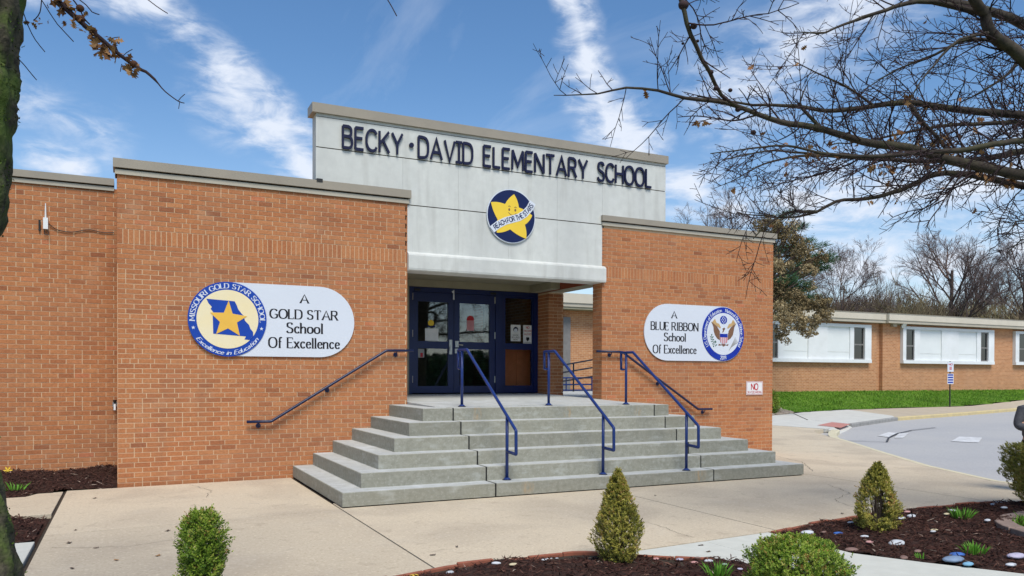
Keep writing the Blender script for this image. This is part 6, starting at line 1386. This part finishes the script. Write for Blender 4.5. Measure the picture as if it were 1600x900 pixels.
for li, (P, r0, r1) in enumerate(limbs):
    S_ = smooth_path(P, gk, .006); R = np.interp(np.linspace(0, 1, len(S_)), [0, .5, 1], [r0, (r0+r1)*.52, r1]); T_ = Tubes(); T_.add(S_, R, 8 if r0 > .03 else 6); T_.build('limb', M['limb'], oak)
    ln_tot = sum(np.linalg.norm(S_[i+1]-S_[i]) for i in range(len(S_)-1)); n = int(ln_tot/(.26 if li == 9 else .13))
    for c in range(n):
        t = .12+.88*(c+gk.uniform(0, 1))/n; i = min(len(S_)-2, int(t*(len(S_)-1))); dd = S_[i+1]-S_[i]; dd /= np.linalg.norm(dd)
        d = perp(gk, dd, gk.uniform(.6, 1.25)); d = d-Fw*(d@Fw)*.35; d[2] += .12; d /= np.linalg.norm(d)
        twig(gk, S_[i], d, gk.uniform(.30, 1.05)*(1.1-.5*t), min(.0085, max(.0042, R[i]*.38)), 0 if gk.random() < .75 else 1)
tag(TT.build('twigs', M['twig'], oak), kind='stuff')
def oak_leaf(g, c, s, name='leaf', parent=oak):
    a = g.normal(0, 1, 3); a[2] -= .8; a /= np.linalg.norm(a); b = np.cross(a, g.normal(0, 1, 3)); b /= np.linalg.norm(b); nn = np.cross(a, b)
    pr = [(0, .02), (.15, .10), (.25, .30), (.36, .12), (.5, .42), (.6, .15), (.75, .34), (.84, .10), (1, 0)]; c = np.array(c)
    up_ = [c+a*s*u+b*s*w+nn*s*(.35*w*w+.12*math.sin(u*4)) for u, w in pr]; dn = [c+a*s*u-b*s*w+nn*s*(.35*w*w+.12*math.sin(u*4)) for u, w in pr[1:-1]]
    mid = [c+a*s*u+nn*s*(.12*math.sin(u*4)) for u, w in pr]
    V = up_+dn+mid; f = []; n = len(pr)
    for i in range(n-1):
        f.append((i, i+1, 2*n-2+i+1, 2*n-2+i))
    for i in range(n-1):
        l0 = n+i-1 if i > 0 else 2*n-2; l1 = n+i if i+1 < n-1 else 2*n-2+n-1; f.append((2*n-2+i, 2*n-2+i+1, l1, l0) if i > 0 and i+1 < n-1 else (2*n-2+i, 2*n-2+i+1, l1 if i == 0 else l0))
    return mesh(name, V, f, M['dryleaf'], parent, [g.uniform(.3, 1)]*len(f))
gl2 = np.random.default_rng(17)
for c, n in (((5.450, -6.719, 4.355), 2), ((5.344, -6.333, 4.386), 1), ((5.445, -6.494, 4.330), 1), ((6.623, -6.848, 4.237), 2), ((6.693, -6.883, 4.177), 3), ((4.553, -6.512, 3.664), 4), ((4.966, -6.597, 4.145), 1), ((4.014, -6.468, 3.938), 2), ((6.665, -6.653, 3.563), 7), ((6.748, -6.694, 3.539), 6),
    ((6.513, -6.911, 3.720), 4), ((6.646, -6.976, 3.721), 3), ((7.231, -6.926, 3.831), 5), ((7.319, -6.971, 3.677), 4), ((7.192, -6.908, 3.738), 4), ((7.690, -6.932, 3.512), 6), ((7.958, -7.063, 3.450), 4), ((6.172, -6.189, 3.665), 3), ((5.954, -6.527, 3.688), 3), ((5.879, -6.268, 3.672), 3), ((5.627, -5.704, 3.361), 3), ((5.990, -6.101, 3.538), 1), ((6.576, -6.615, 3.088), 2), ((7.309, -6.747, 3.416), 2), ((6.939, -6.568, 3.276), 2),
    ((7.441, -7.028, 3.924), 2), ((6.925, -7.002, 3.619), 4), ((5.230, -6.619, 3.672), 1), ((6.828, -6.952, 3.859), 2), ((7.635, -7.127, 3.542), 3), ((6.058, -6.802, 3.607), 2), ((5.717, -6.635, 3.606), 2), ((5.771, -6.884, 3.589), 2)):
    for k in range(n): oak_leaf(gl2, np.array(c)+gl2.normal(0, .045, 3), gl2.uniform(.06, .11))
for p in LV[:40]: oak_leaf(gl2, p, gl2.uniform(.04, .07))
for x, y, r_ in ((1068,8,.040),(1084,41,.026),(1090,64,.012),(1067,68,.012),(1111,113,.018),(1119,136,.02),(1132,154,.022),(1141,141,.018),(1153,172,.022),(1177,207,.022),(1203,155,.012),(1120,152,.016)):
    q = np.array(CAM); pass
galls = [((4.050, -6.925, 4.441), .040), ((4.122, -6.962, 4.276), .026), ((4.214, -6.897, 4.202), .013), ((4.109, -6.845, 4.182), .012), ((4.377, -6.867, 3.991), .02), ((4.481, -6.808, 3.898), .022), ((4.616, -6.762, 3.849), .022), ((4.654, -6.781, 3.918), .018), ((4.781, -6.733, 3.792), .024), ((4.970, -6.715, 3.627), .024), ((5.172, -6.699, 3.944), .012)]
for c, r_ in galls: MB().ball(c, r_, 9, 7, sc3=(1.1, 1, .9)).build('gall', M['twig'], oak, smooth=True)
# ------------------------------------------------------------------ mossy trunk at left
mt = (-0.441, -7.779, 0.631); mossy = empty('mossy_tree', (mt[0], mt[1], 0), 'mossy tree trunk cut by the left edge of the photo', 'tree')
edge = [(-420, 60), (-200, 46), (-60, 41), (0, 38), (60, 33), (105, 28), (122, 31), (140, 30), (180, 23), (240, 18), (300, 15), (335, 9), (370, 2), (420, -3), (550, -6), (680, -1), (740, 4), (800, 12), (850, 20), (900, 27), (960, 38), (1020, 52), (1080, 75), (1130, 110)]
ec = [(-0.428, -7.745, 4.379), (-0.464, -7.734, 3.754), (-0.478, -7.731, 3.357), (-0.486, -7.729, 3.186), (-0.499, -7.725, 3.016), (-0.512, -7.720, 2.888), (-0.507, -7.723, 2.840), (-0.507, -7.724, 2.789), (-0.525, -7.716, 2.675), (-0.538, -7.712, 2.505), (-0.546, -7.710, 2.334), (-0.561, -7.703, 2.235), (-0.600, -7.685, 2.136), (-0.613, -7.681, 1.994), (-0.621, -7.681, 1.624), (-0.611, -7.690, 1.255), (-0.594, -7.700, 1.085), (-0.553, -7.722, 0.915), (-0.531, -7.734, 0.773), (-0.515, -7.743, 0.631), (-0.503, -7.751, 0.461), (-0.491, -7.759, 0.290), (-0.506, -7.754, 0.120), (-0.494, -7.761, -0.022)]
er = [.172]*19+[.185, .205, .23, .28, .36]
PP = np.array(ec); n0 = 150; ti = np.linspace(0, len(PP)-1, n0); SP = np.stack([np.interp(ti, range(len(PP)), PP[:, k]) for k in range(3)], 1); SR = np.interp(ti, range(len(PP)), er); K = 56
v, f = tube_vf(SP[::-1], SR[::-1], K, True); v = np.array(v); gm_ = np.random.default_rng(3)
cen = np.repeat(SP[::-1], K, axis=0); rad = v-cen; rn = rad/np.linalg.norm(rad, axis=1)[:, None]; an_ = np.arctan2(rn[:, 1], rn[:, 0]); zz = v[:, 2]
dsp = .010*np.sin(an_*9+np.sin(zz*5)*1.6)+.007*np.sin(an_*21+zz*9+np.sin(zz*17))+.006*np.sin(zz*31+an_*5)+gm_.normal(0, .0025, len(v)); v = v+rn*dsp[:, None]
mesh('trunk', v, f, M['bark'], mossy, smooth=True)
tuf = []
for i in range(9000):
    k = int(gm_.integers(0, len(v))); 
    if zz[k] > 3.4 or zz[k] < .2 or (zz[k]*7 % 2.2) < .9: continue
    tuf.append(v[k]+gm_.normal(0, .006, 3))
def moss(pts):
    P = np.array(pts); n = len(P); a = gm_.normal(0, 1, (n, 3)); a /= np.linalg.norm(a, axis=1)[:, None]; b = np.cross(a, gm_.normal(0, 1, (n, 3))); b /= np.linalg.norm(b, axis=1)[:, None]
    Q = np.stack([P-b*.004, P+b*.004, P+a*.012], 1); o = mesh('moss', Q.reshape(-1, 3), (np.arange(n)[:, None]*3+np.arange(3)).tolist(), M['moss'], mossy, gm_.beta(2, 2, n)); tag(o, kind='stuff')
M['moss'] = mat('moss_tufts', (1.1, 1.1, 1.1), (.5, .5, .5), 6, .95, tone=[(0, (.03, .05, .01)), (.5, (.07, .12, .015)), (1, (.14, .20, .03))])
moss(tuf)
top = SP[0]
TL2 = Tubes(); gt = np.random.default_rng(8)
for a, el_, ln in ((2.6, .9, 2.8), (3.9, .7, 2.6), (5.2, 1.0, 2.4), (1.4, 1.2, 2.5)):
    d = np.array((math.cos(a), math.sin(a), el_)); d /= np.linalg.norm(d); P, _ = wobble(gt, top-np.array((0, 0, .1)), d, ln, 8, .08, .05); TL2.add(P, np.linspace(.12, .02, len(P)), 8)
TL2.build('limbs', M['limb'], mossy)
hang = [(-0.454, -7.625, 3.964), (-0.402, -7.206, 3.910), (-0.315, -6.916, 3.723), (-0.255, -6.835, 3.642), (-0.198, -6.864, 3.578), (-0.101, -6.912, 3.479), (-0.005, -6.960, 3.393), (0.091, -7.008, 3.301), (0.171, -7.048, 3.237), (0.212, -7.068, 3.216), (0.257, -7.091, 3.173), (0.289, -7.107, 3.127), (0.334, -7.129, 3.084), (0.373, -7.148, 3.052), (0.405, -7.164, 3.041)]
Tb = Tubes(); S_ = smooth_path(hang, gt, .0015); Tb.add(S_, np.interp(np.linspace(0, 1, len(S_)), [0, .3, .5, .75, .78, 1], [.028, .017, .011, .007, .0036, .0024]), 6); Tb.build('hanging_branch', M['twig'], mossy)
T3 = Tubes()
for P, r_ in (([(0.373, -7.148, 3.052), (0.389, -7.156, 3.073), (0.408, -7.165, 3.091)], .0022), ([(0.382, -7.153, 3.052), (0.376, -7.150, 3.009)], .002), ([(-0.290, -7.042, 3.536), (-0.294, -7.041, 3.478), (-0.306, -7.036, 3.434), (-0.330, -7.024, 3.410)], .0028), ([(-0.314, -7.702, 3.199), (-0.299, -7.598, 3.162), (-0.280, -7.497, 3.138), (-0.238, -7.517, 3.080)], .0022),
    ([(-0.290, -7.042, 3.519), (-0.251, -7.062, 3.451), (-0.214, -7.081, 3.390), (-0.138, -7.119, 3.298)], .0026), ([(-0.320, -7.813, 2.931), (-0.304, -7.710, 2.937), (-0.264, -7.618, 2.907)], .0022), ([(-0.127, -6.898, 3.621), (-0.085, -6.919, 3.586), (-0.056, -6.933, 3.547), (-0.021, -6.951, 3.533)], .003), ([(0.213, -7.064, 3.626), (0.268, -7.091, 3.580), (0.322, -7.118, 3.541)], .0026), ([(1.419, -7.653, 3.630), (1.445, -7.666, 3.584), (1.470, -7.679, 3.530)], .003),
    ([(-0.159, -6.883, 3.625), (-0.121, -6.902, 3.571), (-0.098, -6.913, 3.514), (-0.069, -6.928, 3.479)], .004), ([(0.020, -6.973, 3.393), (0.052, -6.988, 3.404), (0.081, -7.002, 3.408)], .0022), ([(0.097, -7.011, 3.301), (0.116, -7.020, 3.322), (0.145, -7.034, 3.340)], .0022), ([(0.091, -7.008, 3.258), (0.084, -7.006, 3.215)], .002)):
    T3.add(smooth_path(P, gt, .0008), r_, 5)
T3.build('twigs', M['twig'], mossy)
for c, n, s in (((-0.223, -6.851, 3.607), 5, .08), ((-0.185, -6.871, 3.564), 6, .08), ((-0.262, -6.833, 3.607), 3, .06), ((-0.133, -6.896, 3.507), 6, .07), ((-0.166, -6.881, 3.486), 5, .06), ((-0.108, -6.909, 3.529), 3, .06), ((-0.063, -6.931, 3.443), 6, .07), ((-0.005, -6.960, 3.379), 8, .08), ((0.020, -6.973, 3.343), 8, .08), ((0.046, -6.985, 3.365), 6, .07), ((0.052, -6.989, 3.308), 5, .07), ((-0.018, -6.955, 3.322), 4, .06),
    ((0.129, -7.027, 3.272), 6, .06), ((0.148, -7.037, 3.244), 5, .06), ((0.110, -7.018, 3.244), 3, .06), ((-0.299, -7.486, 3.206), 4, .04), ((-0.278, -7.161, 3.388), 3, .035), ((0.059, -6.992, 3.379), 2, .05)):
    for k in range(n): oak_leaf(gt, np.array(c)+gt.normal(0, .016, 3), s*gt.uniform(.55, 1.05), parent=mossy)
for c, r_ in (((-0.117, -6.903, 3.568), .020), ((-0.114, -6.906, 3.507), .022), ((-0.053, -6.936, 3.443), .020), ((0.049, -6.987, 3.344), .018), ((0.152, -7.038, 3.258), .020)): MB().ball(c, r_, 9, 7, sc3=(1.1, 1, 1)).build('gall', M['dryleaf'], mossy, smooth=True)

# hedge row across the street behind the camera (it shows only mirrored in the door glass)
g = np.random.default_rng(55); n = 26000; t = g.random(n); X_ = -30+t*110; Y_ = -46+g.uniform(-1.5, 1.5, n)-t*6; top = 3.4+.5*np.sin(t*40)+.3*np.sin(t*97); z = g.random(n)*top
dv = g.normal(0, 1, (n, 3)); dv /= np.linalg.norm(dv, axis=1)[:, None]; d2 = np.cross(dv, g.normal(0, 1, (n, 3))); d2 /= np.linalg.norm(d2, axis=1)[:, None]; P = np.stack([X_, Y_, z-.3], 1)
Q = np.stack([P-dv*.28, P+d2*.20, P+dv*.28, P-d2*.20], 1); tag(mesh('hedge_row', Q.reshape(-1, 3), (np.arange(n)[:, None]*4+np.arange(4)).tolist(), M['pine'], None, g.random(n)), 'dark evergreen hedge row across the street, mirrored in the lower door glass', 'hedge', kind='stuff')
tag(MB().box(-35, 85, -56, -48.5, -.6, 3.0).build('hedge_bank', M['soil'], None), kind='structure')
